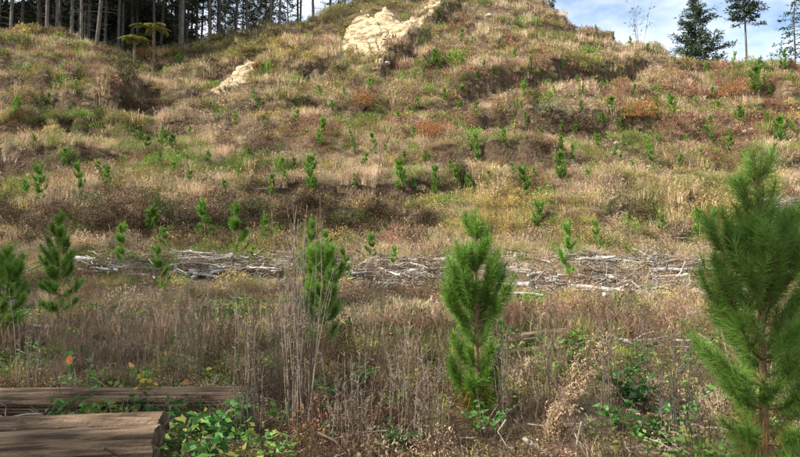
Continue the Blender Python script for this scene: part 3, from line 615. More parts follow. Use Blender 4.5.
SAP = [  # column, foot row, height in rows of the photograph's trees
 (152, 240, 34), (166, 254, 22), (124, 268, 36), (161, 292, 38), (206, 244, 36), (236, 260, 46), (264, 242, 24), (251, 266, 17), (345, 287, 32), (327, 264, 27), (371, 264, 24), (382, 242, 16), (394, 270, 19),
 (535, 234, 26), (601, 252, 26), (627, 259, 11), (565, 286, 52), (662, 234, 15), (700, 240, 26), (713, 232, 22), (507, 350, 26),
 (38, 205, 32), (24, 201, 19), (78, 200, 30), (106, 187, 19), (122, 183, 11), (65, 173, 15), (314, 204, 34), (270, 206, 20), (224, 199, 16), (356, 197, 13), (402, 203, 26), (436, 199, 25), (470, 199, 21), (522, 201, 28),
 (562, 182, 26), (560, 156, 12), (597, 154, 16), (475, 165, 24), (456, 136, 12), (412, 141, 12), (504, 157, 18), (373, 156, 18), (385, 158, 12), (354, 156, 12), (320, 147, 24), (297, 128, 14), (208, 166, 13),
 (146, 159, 18), (163, 153, 20), (172, 153, 16), (160, 167, 14), (173, 179, 14), (123, 171, 12), (218, 121, 14), (235, 126, 12), (15, 123, 18), (572, 164, 16), (490, 186, 12), (240, 182, 16),
 (655, 121, 20), (672, 123, 24), (612, 116, 16), (742, 129, 20), (768, 129, 14), (780, 146, 24), (645, 156, 17), (652, 169, 20), (686, 149, 12), (730, 153, 16), (754, 96, 24), (697, 112, 12), (620, 136, 12), (711, 128, 10),
 (735, 71, 15), (783, 70, 15), (760, 72, 12), (772, 67, 8), (613, 41, 9), (630, 48, 9), (648, 56, 9), (660, 60, 7), (688, 70, 9), (597, 34, 7),
 (462, 45, 12), (472, 48, 9), (500, 51, 10), (513, 63, 11), (437, 73, 18), (428, 71, 12), (462, 69, 9), (524, 99, 16), (418, 111, 10), (370, 93, 12), (530, 68, 9), (580, 60, 8), (480, 84, 10), (178, 69, 13),
 (48, 108, 10), (75, 130, 10), (100, 118, 9), (190, 140, 11), (258, 112, 10), (280, 158, 11), (540, 140, 12), (450, 176, 13), (425, 166, 11), (618, 172, 14), (590, 186, 14)]
_r = np.random.default_rng(99)
for _ in range(95):                                       # the smallest seedlings, a few rows tall
    _u, _v = (_r.uniform(10, 795), _r.uniform(84, 206)) if _ % 2 else (_r.uniform(400, 795), _r.uniform(70, 180))
    if min(math.hypot(_u - q[0], (_v - q[1]) * 1.5) for q in SAP) > 13 and not any(pdist(np.array([_u]), np.array([_v]), p_)[0] > -6 for p_ in SCARPS.values()): SAP.append((_u, _v, _r.uniform(8, 12) + max(0, _v - 120) * .06))
ORD = 'first second third fourth fifth sixth seventh eighth ninth tenth eleventh twelfth thirteenth fourteenth fifteenth sixteenth seventeenth eighteenth nineteenth twentieth'.split()
ORD += ['twenty-' + q for q in ORD[:9]] + ['thirtieth'] + ['thirty-' + q for q in ORD[:9]]
def band(u, v):
    side = 'left' if u < 270 else ('centre' if u < 540 else 'right')
    if v > 228: return ('along the slash windrow and bank, %s third' % side)
    if v > 176: return ('on the bank top, %s third' % side)
    if v > 112: return ('on the middle slope, %s third' % side)
    if u > 570 and v < 76: return 'standing on the right skyline'
    return 'on the upper slope, %s third' % side
BK = {}
for s_ in SAP: BK.setdefault(band(s_[0], s_[1]), []).append(s_)
for bn, lst in BK.items():
    for k, (u, v, px_) in enumerate(sorted(lst)):
        x, y, z = hit(u, v); hgt = px_ * math.hypot(y, z - CAMZ) / FPX * 1.32; far = y > 24
        tm, cm = (SP_FAR if far else SP_MID)[rng.integers(6 if far else 5)]
        if len(lst) == 1: lab = 'only pine seedling %s' % bn
        else: lab = 'green pine seedling, %s from left of those %s' % (ORD[k], bn)
        wd = rng.uniform(.75, 1.15)
        o = obj('pine_seedling', None, loc=(x, y, z - .02), rot=(rng.normal(0, .07), rng.normal(0, .07), rng.uniform(0, 6.28)), sc=(hgt * wd, hgt * wd, hgt), label=lab, cat='pine seedling', group='planted pine seedlings on the felled slope')
        o.empty_display_size = .2
        obj('trunk', tm, o); obj('crown', cm, o)

# ------------------------------------------------------------------ forest and skyline trees
def crown_clumps(mb, path, n, ls, droop, r, spread):
    t = r.uniform(.2, 1, n); k = np.linspace(0, 1, len(path)); p = np.c_[[np.interp(t, k, path[:, c]) for c in range(3)]].T + r.normal(0, spread, (n, 3)) * [1, 1, .6]
    d = r.normal(size=(n, 3)) + [0, 0, droop]; d += unit(path[-1] - path[0]) * 1.2
    leaves(mb, p, d, ls * r.uniform(.6, 1.3, n), ls * .32 * r.uniform(.6, 1.3, n), r)
def forest_tree(seed, h=24, cb=.36):
    r = np.random.default_rng(seed); tb = MB(); c = MB(); t = np.linspace(0, 1, 10)[:, None]
    tp = np.c_[.25 * r.normal() * t + .06 * r.normal(size=(10, 1)) * t, .25 * r.normal() * t + .06 * r.normal(size=(10, 1)) * t, t * h - .5]
    tb.tube(tp, .155 * (1 - t[:, 0]) ** .8 + .03, 9)
    for k in range(26):                                # dead stubs on the bare bole
        f = r.uniform(.05, cb); p0 = [np.interp(f, t[:, 0], tp[:, q]) for q in range(3)]
        tb.tube(curve(p0, r.uniform(0, 6.28), R(r.uniform(-15, 25)), R(r.uniform(-30, 20)), r.uniform(.4, 1.8), 4, r), [.035, .025, .018, .008], 4, cap=False)
    for k in range(58):
        f = cb + (1 - cb) * (k / 58) ** .9; l_ = (1.15 - f) * 4.6 * r.uniform(.6, 1.15) + .3; p0 = [np.interp(f, t[:, 0], tp[:, q]) for q in range(3)]
        path = curve(p0, k * 2.4 + r.normal(0, .4), R(r.uniform(0, 25)), R(r.uniform(5, 45)), l_, 5, r); tb.tube(path, np.linspace(.06, .012, 5), 4, cap=False)
        crown_clumps(c, path, 70, .42, .2, r, .22)
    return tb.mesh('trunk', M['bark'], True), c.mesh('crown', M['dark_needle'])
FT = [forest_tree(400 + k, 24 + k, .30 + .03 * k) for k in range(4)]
FD = [forest_tree(450 + k, 20 + k, .08 + .05 * k) for k in range(3)]
EDGE = [(4, 62), (17, 61), (29, 64), (53, 60), (62, 64), (77, 63), (87, 61), (101, 59.5), (110, 68), (127, 70), (137, 72), (143, 74), (165, 73), (178, 76), (186, 72), (200, 74), (213, 73), (222, 74), (238, 76), (250, 75), (273, 73.5), (281, 73), (300, 80), (315, 76), (331, 82), (345, 86)]
EDGE = [(-60, 61), (-40, 64), (-25, 62)] + EDGE
for k, (u, y) in enumerate(EDGE):
    x = (u - 400) / FPX * y * 1.03; z = float(H(x, y)); tm, cm = FT[k % 4]; sc = rng.uniform(.85, 1.1)
    onf = u > 0
    o = obj('pine_tree', None, loc=(x, y, z), rot=(rng.normal(0, .03), rng.normal(0, .03), rng.uniform(0, 6.28)), sc=sc, cat='tree', group='tall pines of the dark forest',
            label='tall pine with pale bare trunk, %s from left along the forest edge' % ORD[k - 3] if onf else 'tall pine just left of the frame along the forest edge')
    obj('trunk', tm, o); obj('crown', cm, o)
for k, (x, y) in enumerate([(-15, -3.6), (-19, 3), (-17, -7), (-21, -1), (-22, 6), (-25, 10), (-29, 4), (-27, 13), (-33, 0), (-35, 9), (-24, -3), (-31, 16), (-62, 57), (-66, 61), (-70, 56), (-58, 62), (-76, 60), (-80, 55), (-64, 66)]):
    tm, cm = FD[k % 3]; o = obj('pine_tree', None, loc=(x, y, float(H(x, y))), rot=(0, 0, k * 1.7), sc=.95, cat='tree', group='tall pines left of the view', label='tall pine standing out of view to the left, casting shade'); obj('trunk', tm, o); obj('crown', cm, o)
deep = 0
while deep < 150:
    u = rng.uniform(-260, 350); y = rng.uniform(66, 112)
    if u > 190: y = rng.uniform(78, 125)
    if u > 210 and rng.uniform() < .7: continue
    x = (u - 400) / FPX * y; z = float(H(x, y)); tm, cm = FD[rng.integers(3)] if u < 190 and y > 72 else FT[rng.integers(4)]
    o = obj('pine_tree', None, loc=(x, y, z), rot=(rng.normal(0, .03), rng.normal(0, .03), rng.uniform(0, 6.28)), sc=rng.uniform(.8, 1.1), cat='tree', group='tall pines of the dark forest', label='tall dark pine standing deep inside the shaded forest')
    obj('trunk', tm, o); obj('crown', cm, o); deep += 1

n = 2600; u = rng.uniform(-260, 215, n); y = rng.uniform(62, 120, n); x = (u - 400) / FPX * y; k = (y > np.interp(u, [-260, 60, 105, 140, 215], [62, 61, 64, 72, 78])); x, y = x[k], y[k]; n = len(x); s = rng.uniform(1.5, 4.5, n) * sstep((y - 58) / 20)
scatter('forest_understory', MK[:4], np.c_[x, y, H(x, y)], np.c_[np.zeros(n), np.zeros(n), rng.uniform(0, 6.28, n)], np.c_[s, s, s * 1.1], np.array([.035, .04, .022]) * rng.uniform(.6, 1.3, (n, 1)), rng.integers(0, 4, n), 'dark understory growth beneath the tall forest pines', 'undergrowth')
def skyline_conifer(loc, h, rad, seed, label, nb=120, cb=.12, ls=.42, n=46, trunk_r=.16, up=(5, 45), prof=None, bare=False, matn='dark_needle', spread=.16):
    r = np.random.default_rng(seed); tb = MB(); c = MB(); t = np.linspace(0, 1, 9)[:, None]
    tp = np.c_[.12 * r.normal(size=(9, 1)) * t, .12 * r.normal(size=(9, 1)) * t, t * h - .4]; tb.tube(tp, trunk_r * (1 - t[:, 0] * .9), 8)
    for k in range(nb):
        f = cb + (1 - cb) * ((k + r.uniform()) / nb); q = prof(f) if prof else (1.03 - f); l_ = rad * q * r.uniform(.5, 1.15) + .15
        p0 = [np.interp(f, t[:, 0], tp[:, w]) for w in range(3)]
        path = curve(p0, k * 2.4 + r.normal(0, .5), R(r.uniform(*up) - 10), R(r.uniform(*up)), l_, 5, r); tb.tube(path, np.linspace(.04, .008, 5), 4, cap=False)
        crown_clumps(c, path, max(8, int(n * l_ / rad * 1.3)), ls, .35, r, spread)
    o = obj('pine_tree', None, loc=loc, label=label, cat='tree', group='trees on the right skyline')
    obj('trunk', tb.mesh('trunk', M['bark'], True), o); obj('crown', c.mesh('crown', M[matn]), o)
def beyond(u, y): x = (u - 400) / FPX * y * 1.02; return (x, y, float(H(x, y)))
def topz(y, v): return CAMZ + y * float(ray(400, v)[1])
p = beyond(693, 74); skyline_conifer(p, topz(74, -4) - p[2] + .4, 6.0, 501, 'dense dark broad conifer on the right skyline', nb=190, cb=.10, n=115, ls=.38, prof=lambda f: (1.02 - f) ** .75 * (0.75 + .35 * math.sin(f * 19)))
p = beyond(744, 80); skyline_conifer(p, topz(80, -52) - p[2], 3.3, 502, 'tall conifer with bare trunk and tufted top on the skyline', nb=110, cb=.56, n=80, ls=.42, trunk_r=.20, up=(-10, 30), prof=lambda f: .95 - .5 * f)
p = beyond(792, 78); skyline_conifer(p, topz(78, -40) - p[2], 4.2, 503, 'sparse see-through conifer at the right end of the skyline', nb=64, cb=.22, n=44, ls=.42, trunk_r=.13, up=(-15, 15))
p = beyond(550, 84); skyline_conifer(p, topz(84, -2) - p[2], 3.2, 505, 'dark conifer tip peeking over the bright grassy crest', nb=90, cb=.2, n=50)
# thin see-through sapling left of the big conifer
r = np.random.default_rng(504); tb = MB(); c = MB(); p = beyond(638, 72); h = topz(72, -4) - p[2]
for k in range(5):
    path = curve([r.normal(0, .1), r.normal(0, .1), -.2], r.uniform(0, 6.28), R(84), R(r.uniform(60, 88)), h * r.uniform(.75, 1.05), 8, r); tb.tube(path, np.linspace(.035, .008, 8), 4, cap=False)
    for q in range(7):
        i_ = r.integers(2, 8); sp = curve(path[i_], r.uniform(0, 6.28), R(40), R(r.uniform(0, 60)), r.uniform(.5, 1.3), 4, r); tb.tube(sp, np.linspace(.014, .005, 4), 3, cap=False); crown_clumps(c, sp[1:], 6, .26, .3, r, .10)
o = obj('broadleaf_sapling', None, loc=p, label='thin sparse-leaved sapling on the crest left of the dark conifer', cat='tree', group='trees on the right skyline')
obj('trunk', tb.mesh('trunk', M['bark']), o); obj('crown', c.mesh('crown', M['dark_needle']), o)

# tree ferns at the forest edge
def tree_fern(loc, h, n, fl, seed, label):
    r = np.random.default_rng(seed); o = obj('tree_fern', None, loc=loc, label=label, cat='tree fern', group='tree ferns at the forest edge')
    obj('trunk', MB().tube(np.array([[0, 0, -.3], [.05, 0, h * .5], [0, .05, h]]), [.16, .13, .12], 8).mesh('trunk', M['brown_wood'], True), o)
    for k in range(n):
        path = curve([0, .05, h - .05], 6.283 * k / n + r.normal(0, .2), R(38), R(-42), fl * r.uniform(.8, 1.1), 9, r); f = MB(); f.tube(path, np.linspace(.02, .006, 9), 3, cap=False)
        m = 120; t = r.uniform(.12, 1, m); kk = np.linspace(0, 1, 9); pp = np.c_[[np.interp(t, kk, path[:, c]) for c in range(3)]].T; tn = unit(np.c_[[np.interp(t, kk, np.gradient(path[:, c])) for c in range(3)]].T)
        sd = unit(np.cross(tn, [0, 0, 1.0])) * r.choice([-1, 1], m)[:, None]; leaves(f, pp, sd + tn * .4 - [0, 0, .1], .34 * np.sin(np.pi * np.clip(t * .85 + .12, 0, 1)) + .05, np.full(m, .07), r)
        obj('frond', f.mesh('frond', M['fern']), o)
x, y = (150 - 400) / FPX * 63, 63.0; tree_fern((x, y, float(H(x, y))), topz(63, 30) - float(H(x, y)), 13, 2.3, 601, 'tree fern with pale yellow-green fronds below the dark forest')
x, y = (131 - 400) / FPX * 62, 62.0; tree_fern((x, y, float(H(x, y))), topz(62, 41) - float(H(x, y)), 11, 1.7, 602, 'lower tree fern left of the larger pale-fronded one')

# ------------------------------------------------------------------ shrubs on the slope
def shrub(u, v, wpx, hpx, matn, label, seed, leaf=.11, n=900):
    x, y, z = hit(u, v); k = math.hypot(y, z) / FPX; rad = wpx * k / 2; h = hpx * k; r = np.random.default_rng(seed); fb = MB(); sb = MB()
    for q in range(9):                                  # several uneven lobes
        c = np.array([r.normal(0, rad * .42), r.normal(0, rad * .42), h * r.uniform(.3, .72)]); rr_ = rad * r.uniform(.3, .55); m = n // 9
        d = unit(r.normal(size=(m, 3))); pp = c + d * rr_ * (r.uniform(.3, 1, m) ** .4)[:, None] * [1, 1, .85]; pp[:, 2] = np.maximum(pp[:, 2], .02)
        leaves(fb, pp, d + r.normal(0, .7, (m, 3)), leaf * r.uniform(.6, 1.4, m), leaf * .5 * r.uniform(.6, 1.3, m), r)
        sb.tube(np.array([[0, 0, -.15], c * .5 + r.normal(0, .04, 3), c]), [.03, .02, .008], 4, cap=False)
    o = obj('shrub', None, loc=(x, y, z), label=label, cat='shrub', group='shrubs on the felled slope'); obj('stems', sb.mesh('stems', M['brown_wood']), o); obj('foliage', fb.mesh('foliage', M[matn]), o)
for a in [
 (620, 216, 42, 36, 'shrub_olive', 'dark rounded olive shrub above the yellow grass at right', 701), (362, 112, 24, 18, 'shrub_rust', 'bright rust orange bracken clump below the large sandstone scarp', 702),
 (342, 76, 16, 14, 'shrub_olive', 'dark green shrub at lower left of the large sandstone scarp', 703), (305, 110, 16, 16, 'shrub_olive', 'small dark shrub on open slope below the sandstone sliver', 704),
 (550, 122, 30, 22, 'shrub_grey', 'pale grey-green shrub on the right-hand track edge', 705), (585, 132, 40, 16, 'shrub_brown', 'wide dark brown bush under the right-hand track edge', 706),
 (343, 26, 34, 26, 'shrub_olive', 'dark bushy shrub at upper left of the large sandstone scarp', 707), (375, 4, 40, 16, 'shrub_olive', 'dark shrub on the crest directly over the large scarp', 708),
 (438, 22, 16, 10, 'shrub_olive', 'small dark shrub right of the large sandstone scarp', 709), (100, 236, 60, 30, 'shrub_brown', 'big dark brown bush at the left bank foot', 710),
 (30, 238, 60, 36, 'shrub_brown', 'dark tangled bush on the bank beside the left edge', 711), (400, 232, 50, 30, 'shrub_brown', 'brown tangle of bush on the bank left of centre pine', 712),
 (340, 214, 50, 26, 'shrub_brown', 'brown bush on the bank top above the slender pine', 713), (455, 178, 36, 16, 'shrub_olive', 'olive shrub on the slope above the centre pine', 714),
 (140, 212, 60, 24, 'shrub_brown', 'dark brown bush along the left bank top', 715), (215, 214, 60, 24, 'shrub_brown', 'dark brown bush along the bank top left of centre', 716),
 (660, 172, 26, 14, 'shrub_olive', 'low olive shrub above the pale boulder at right', 717), (132, 110, 40, 14, 'shrub_brown', 'dark low bush below the gully at upper left', 718),
 (590, 74, 60, 12, 'shrub_olive', 'long low olive shrub under the grassy crest at right', 719), (150, 62, 26, 14, 'shrub_rust', 'orange ferny clump below the tree ferns', 720),
 (258, 72, 8, 10, 'shrub_rust', 'small reddish bush beside the small sandstone slip', 721), (520, 190, 50, 14, 'shrub_brown', 'brown bush on the terrace right of centre', 722),
 (700, 208, 40, 18, 'shrub_brown', 'brown bush left of the right pine top', 723), (125, 84, 36, 26, 'shrub_olive', 'dark shrub filling the gully below the forest', 724),
 (110, 60, 24, 16, 'shrub_olive', 'dark shrub on the left knoll shoulder', 725), (735, 100, 40, 12, 'shrub_rust', 'red-brown bracken clump below the right skyline', 726),
 *[(u_, v_, w_, h_, ('shrub_brown', 'shrub_brown', 'shrub_olive')[i_ % 3], '%s bramble bush, %s from left along the steep bank above the windrow' % (('dark brown', 'dark brown', 'dark olive')[i_ % 3], 'first second third fourth fifth sixth seventh eighth ninth tenth eleventh twelfth thirteenth fourteenth'.split()[i_]), 740 + i_)
   for i_, (u_, v_, w_, h_) in enumerate([(12, 226, 40, 22), (60, 224, 46, 26), (84, 210, 40, 18), (112, 222, 44, 24), (142, 230, 40, 22), (172, 218, 46, 26), (190, 232, 34, 20), (222, 228, 42, 24), (250, 216, 40, 22), (282, 230, 40, 24), (300, 212, 36, 18), (352, 232, 44, 26), (378, 218, 40, 20), (428, 226, 44, 22)])],
 (430, 140, 50, 14, 'shrub_rust', 'red-brown bracken clump at the middle of the slope', 727), (640, 118, 50, 12, 'shrub_rust', 'red-brown bracken strip at right of the track edge', 728)]:
    shrub(*a[:4], *a[4:], n=2600 if a[2] > 35 else 1300, leaf=.065 if a[1] > 150 else .10)

# ------------------------------------------------------------------ boulders
def boulder(u, v, wpx, seed, label):
    x, y, z = hit(u, v); k = y / FPX; r_ = wpx * k * .36; r = np.random.default_rng(seed); n1, n2 = 10, 14; mb = MB()
    th = np.linspace(.02, math.pi - .02, n1)[:, None]; ph = np.linspace(0, 2 * math.pi, n2, endpoint=False)[None]
    d = np.stack([np.sin(th) * np.cos(ph), np.sin(th) * np.sin(ph), np.cos(th) + 0 * ph], -1)
    ax = unit(r.normal(size=(7, 3))); off = r.uniform(.62, .95, 7); rad = np.ones(d.shape[:2])
    for a_, o_ in zip(ax, off): rad = np.minimum(rad, o_ / np.maximum(d @ a_, 1e-3))
    vv = d * rad[..., None] * [r_ * 1.2, r_, r_ * .8]; i = np.arange(n1 - 1)[:, None] * n2; j = np.arange(n2)[None]; j2 = (j + 1) % n2
    mb.add(vv, np.stack([i + j, i + n2 + j, i + n2 + j2, i + j2], -1).reshape(-1, 4)); q = np.arange(n2)
    mb.f.append(q[None]); mb.f.append((q + (n1 - 1) * n2)[None, ::-1])
    obj('boulder', mb.mesh('boulder', M['rock']), loc=(x, y, z + r_ * .35), rot=(r.normal(0, .2), r.normal(0, .2), r.uniform(0, 6)), label=label, cat='rock', group='pale boulders on the slope')
for k, (u, v, w, lb) in enumerate([(641, 185, 14, 'pale boulder above the yellow grass at right'), (662, 192, 10, 'smaller pale boulder right of the larger one above yellow grass'), (752, 133, 12, 'pale split boulder among seedlings on the right slope'),
    (745, 133, 8, 'small pale rock left of the split boulder on the right slope'), (405, 215, 8, 'pale rock sitting on the dark bank at centre'), (616, 146, 9, 'pale rock on the middle right slope'), (453, 75, 9, 'pale rock below the crest right of the scarp'),
    (387, 66, 8, 'cream rock fallen at the foot of the large scarp'), (396, 74, 5, 'small cream rock below the foot of the large scarp'), (489, 17, 9, 'cream rock on the bright crest'), (655, 246, 10, 'pale rock on the bench behind the right windrow')]): boulder(u, v, w, 800 + k, lb)

# ------------------------------------------------------------------ felling slash
def branch_mesh(seed, ln, rd, forks, matn, crook=.05):
    r = np.random.default_rng(seed); mb = MB(); m = 7; t = np.linspace(-.5, .5, m)
    path = np.c_[t * ln, np.cumsum(r.normal(0, crook, m)) * ln * .5, np.cumsum(r.normal(0, crook * .5, m)) * ln * .4]; path -= path.mean(0)
    mb.tube(path, np.linspace(rd, rd * .5, m) * r.uniform(.85, 1.15, m), 7)
    for k in range(forks):
        i_ = r.integers(1, m - 1); d = np.array([r.uniform(.3, 1), r.choice([-1, 1]) * r.uniform(.3, 1), r.uniform(-.1, .35)]); l2 = ln * r.uniform(.10, .24)
        mb.tube(np.array([path[i_], path[i_] + d * l2 * .5 + r.normal(0, .015, 3) * ln, path[i_] + d * l2]), [rd * .5, rd * .4, rd * .2], 5)
    return mb.mesh('slash_branch', M[matn], True)
BR = [branch_mesh(900 + k, 1.7, .030 + .010 * (k % 4), 1 + k % 4, 'dead_wood', .07) for k in range(9)] + [branch_mesh(930 + k, 1.5, .06, k % 3, 'brown_wood') for k in range(3)]
BL = [branch_mesh(950 + k, 3.2, .075, 1 + k % 2, 'dead_wood', .02) for k in range(4)]
SEG = [  # u0, u1, v0, v1, count, label
 (92, 176, 262, 280, 26, 'grey bleached branch lying in the left end of the slash windrow'),
 (176, 296, 258, 280, 62, 'grey bleached branch in the slash windrow left of the tall stalks'),
 (340, 452, 260, 294, 64, 'white bleached branch in the slash windrow left of the centre pine'),
 (484, 698, 259, 303, 128, 'white bleached branch in the thick slash windrow right of the centre pine'),
 (760, 824, 203, 227, 30, 'white bleached branch in the slash heap behind the right pine'),
 (686, 708, 232, 244, 6, 'pale branch in the small heap left of the right pine'),
 (52, 82, 186, 198, 6, 'pale branch in the small heap between seedlings at upper left')]
for (u0, u1, v0, v1, cnt, lab) in SEG:
    for k in range(cnt):
        u = rng.uniform(u0, u1); v = v0 + (v1 - v0) * (rng.uniform() * (.55 + .9 * float(fbm(u / 16, 0.5, 44, 2)))); x, y, z = hit(u, v); big = rng.uniform() < .09 and v0 > 250
        me = BL[rng.integers(4)] if big else BR[rng.choice(12, p=np.array([2.0] * 9 + [2.2] * 3) / 24.6)]
        s = rng.uniform(.4, 1.1); a = rng.normal(0, .45) if rng.uniform() < .7 else rng.uniform(0, 3.14)
        obj('slash_branch', me, loc=(x, y, z + .07 + (.25 * rng.uniform() ** 2 if cnt > 20 else .03)), rot=(rng.normal(0, .5) + math.pi * rng.integers(2), rng.normal(0, .10), a), sc=s if not big else (rng.uniform(.35, .9),) + (rng.uniform(.8, 1.3),) * 2, label=lab, cat='branch', group=lab.split(' in ')[-1].replace('lying', ''))
n = 1900; pos = []; q = [(92, 300, 258, 280), (340, 452, 260, 294), (484, 700, 258, 304), (484, 700, 258, 304), (764, 830, 204, 226)]
for k in range(n):
    u0, u1, v0, v1 = q[rng.integers(5)]; pos.append(hit(rng.uniform(u0, u1), rng.uniform(v0, v1)))
pos = np.array(pos); s = rng.uniform(.8, 2.4, n); g = np.array([[.42, .39, .35], [.27, .23, .19], [.13, .10, .08]])[rng.integers(0, 3, n)] * rng.uniform(.8, 1.25, (n, 1))
scatter('slash_debris', TK, pos + np.c_[np.zeros(n), np.zeros(n), rng.uniform(.03, .22, n)], np.c_[rng.normal(0, .5, n), rng.normal(0, .3, n), rng.normal(0, .8, n)], np.c_[s, s * 1.0, s * 1.0], g, rng.integers(0, 6, n),
        'thin broken twigs packed into the slash windrow', 'debris')

# ------------------------------------------------------------------ foreground logs
def log(p0, p1, r0, r1, seed, label, name='felled_log'):
    r = np.random.default_rng(seed); p0 = np.array(p0, float); p1 = np.array(p1, float); d = p1 - p0; ln = np.linalg.norm(d); ax = d / ln
    n, k = 60, 150; t = np.linspace(0, 1, n); th = np.linspace(0, 2 * math.pi, k, endpoint=False)
    T, TH = np.meshgrid(t, th, indexing='ij'); rad = (r0 + (r1 - r0) * T)
    # long shallow cracks and flutes run with the grain
    g = vnoise(np.cos(TH) * 3.2 + 7 + T * .6, np.sin(TH) * 3.2 + T * .6, seed) - .5; g2 = vnoise(np.cos(TH) * 9 + 3 + T * 2, np.sin(TH) * 9 + T * 2, seed + 3) - .5
    rad = rad * (1 + .06 * g + .03 * g2) 
    rad = rad + r0 * .05 * (fbm(TH * 6 + 2, T * ln * 9, seed + 5, 3) - .5) + r0 * .05 * (vnoise(TH * 14, T * ln * 1.6, seed + 6) - .5)
    for kn in range(5):                                   # knots where limbs were cut
        ka, kt = r.uniform(0, 6.28), r.uniform(.05, .95); da = np.abs((TH - ka + math.pi) % (2 * math.pi) - math.pi) * r0; rad += .16 * r0 * np.exp(-((da / .028) ** 2 + ((T - kt) * ln / .035) ** 2))
    for c in r.uniform(0, 6.28, 24):
        dd = np.abs((TH - c - .15 * np.sin(T * 5 + c) + math.pi) % (2 * math.pi) - math.pi); rad -= r.uniform(.04, .12) * r0 * np.exp(-(dd / r.uniform(.03, .06)) ** 2) * sstep((T - r.uniform(0, .8)) / .1) * sstep((r.uniform(.5, 1.3) - T) / .1)
    Yv = rad * np.cos(TH); Zv = rad * np.sin(TH); Xv = T * ln; jag = .03 * (vnoise(np.cos(th) * 2.2 + 5, np.sin(th) * 2.2, seed + 9) - .5) + .012 * (vnoise(np.cos(th) * 9 + 5, np.sin(th) * 9, seed + 8) - .5)
    Xv[0] += jag; Xv[-1] += jag[::-1]
    i = np.arange(n - 1)[:, None] * k; j = np.arange(k)[None]; j2 = (j + 1) % k
    mb = MB(); mb.add(np.stack([Xv, Yv, Zv], -1), np.stack([i + j, i + j2, i + k + j2, i + k + j], -1).reshape(-1, 4))
    ang = math.atan2(d[1], d[0]); el = -math.asin(d[2] / ln)
    o = obj(name, None, loc=p0, rot=(0, el, ang), label=label, cat='log', group='felled logs in the foreground')
    obj('bark', mb.mesh('bark', M['log_bark'], True), o)
    for e in (0, n - 1):
        ring = np.stack([Xv[e], Yv[e], Zv[e]], -1); sgn = -1 if e == 0 else 1; m2 = MB(); rows = [ring]
        for q in (.8, .5, .2): rr_ = ring * [1, q, q] + [sgn * .004, 0, 0] ; rows.append(rr_)
        allv = np.concatenate(rows + [np.array([[Xv[e].mean() + sgn * .004, 0, 0]])]); fs = []
        for a_ in range(3): fs.append(np.stack([a_ * k + np.arange(k), a_ * k + (np.arange(k) + 1) % k, (a_ + 1) * k + (np.arange(k) + 1) % k, (a_ + 1) * k + np.arange(k)], -1))
        m2.add(allv, np.concatenate(fs)); m2.f.append(np.stack([3 * k + np.arange(k), 3 * k + (np.arange(k) + 1) % k, np.full(k, 4 * k)], -1))
        obj('cut_end', m2.mesh('cut_end', M['log_end']), o)
def uvy(u, v, y): a, b = ray(u, v); return np.array([a * y, y, CAMZ + b * y])
e = uvy(158, 447, 4.72); log((e[0] - 3.2, 4.45, e[2] - .08), e, .155, .16, 1001, 'thick weathered log with dark cut end at the lower left corner')
e = uvy(163, 425, 5.02); log((e[0] - 1.7, 5.0, e[2] - .03), e, .085, .105, 1002, 'thinner log lying tight behind the thick corner log')
e = uvy(246, 400, 6.3); log((e[0] - 4.6, 6.05, e[2]), e, .145, .13, 1003, 'long brown log behind, crossing from the left edge to the stalks')
def gnd(u, y, r): x = (u - 400) / FPX * y; return np.array([x, y, float(H(x, y)) + r])
a = gnd(503, 9.6, .10); b = gnd(566, 10.2, .16); log(a, b, .12, .10, 1004, 'short brown broken log right of the centre pine')
a = gnd(507, 9.0, .06); b = gnd(556, 9.3, .07); log(a, b, .06, .05, 1005, 'thin pale log just in front of the short brown one')
a = uvy(583, 341, 9.9); b = uvy(612, 338, 10.1); log(a, b, .075, .07, 1006, 'stubby grey log end by the drooping seed plume')
def stick(pts, r0, r1, matn, label, forks=()):
    mb = MB(); pts = np.array(pts); mb.tube(pts, np.linspace(r0, r1, len(pts)), 6)
    for f in forks: f = np.array(f); mb.tube(f, np.linspace(r1 * 1.1, r1 * .5, len(f)), 5)
    obj('fallen_branch', mb.mesh('fallen_branch', M[matn], True), label=label, cat='branch', group='single fallen branches in the foreground')
stick([uvy(600, 337, 10.1), uvy(630, 342, 10.0), uvy(652, 340, 10.0), uvy(690, 341, 10.1), uvy(722, 345, 10.2)], .045, .02, 'dead_wood', 'long white bleached branch lying behind the green leafy plant', [[uvy(632, 342, 10), uvy(642, 335, 10), uvy(655, 331, 10)], [uvy(652, 340, 10), uvy(668, 336, 10)]])
stick([uvy(288, 458, 5.0), uvy(312, 446, 5.05), uvy(338, 438, 5.1), uvy(366, 432, 5.2), uvy(398, 430, 5.3)], .010, .004, 'dead_wood', 'thin pale arching stick near the bottom centre')
stick([uvy(524, 439, 5.3), uvy(540, 448, 5.1), uvy(560, 461, 4.9)], .018, .015, 'dead_wood', 'short pale stick at the bottom right of the centre pine')
stick([uvy(34, 326, 10.6), uvy(44, 327, 10.6), uvy(52, 327, 10.6)], .035, .03, 'dead_wood', 'short pale stick below the tall left pine')
stick([uvy(66, 340, 9.6), uvy(72, 300, 9.7), uvy(78, 262, 9.8)], .012, .005, 'brown_wood', 'thin dark leaning stick right of the tall left pine')
stick([uvy(784, 342, 9.8), uvy(800, 344, 9.8), uvy(830, 346, 9.9)], .05, .04, 'dead_wood', 'white branch end at the right edge behind the near pine')

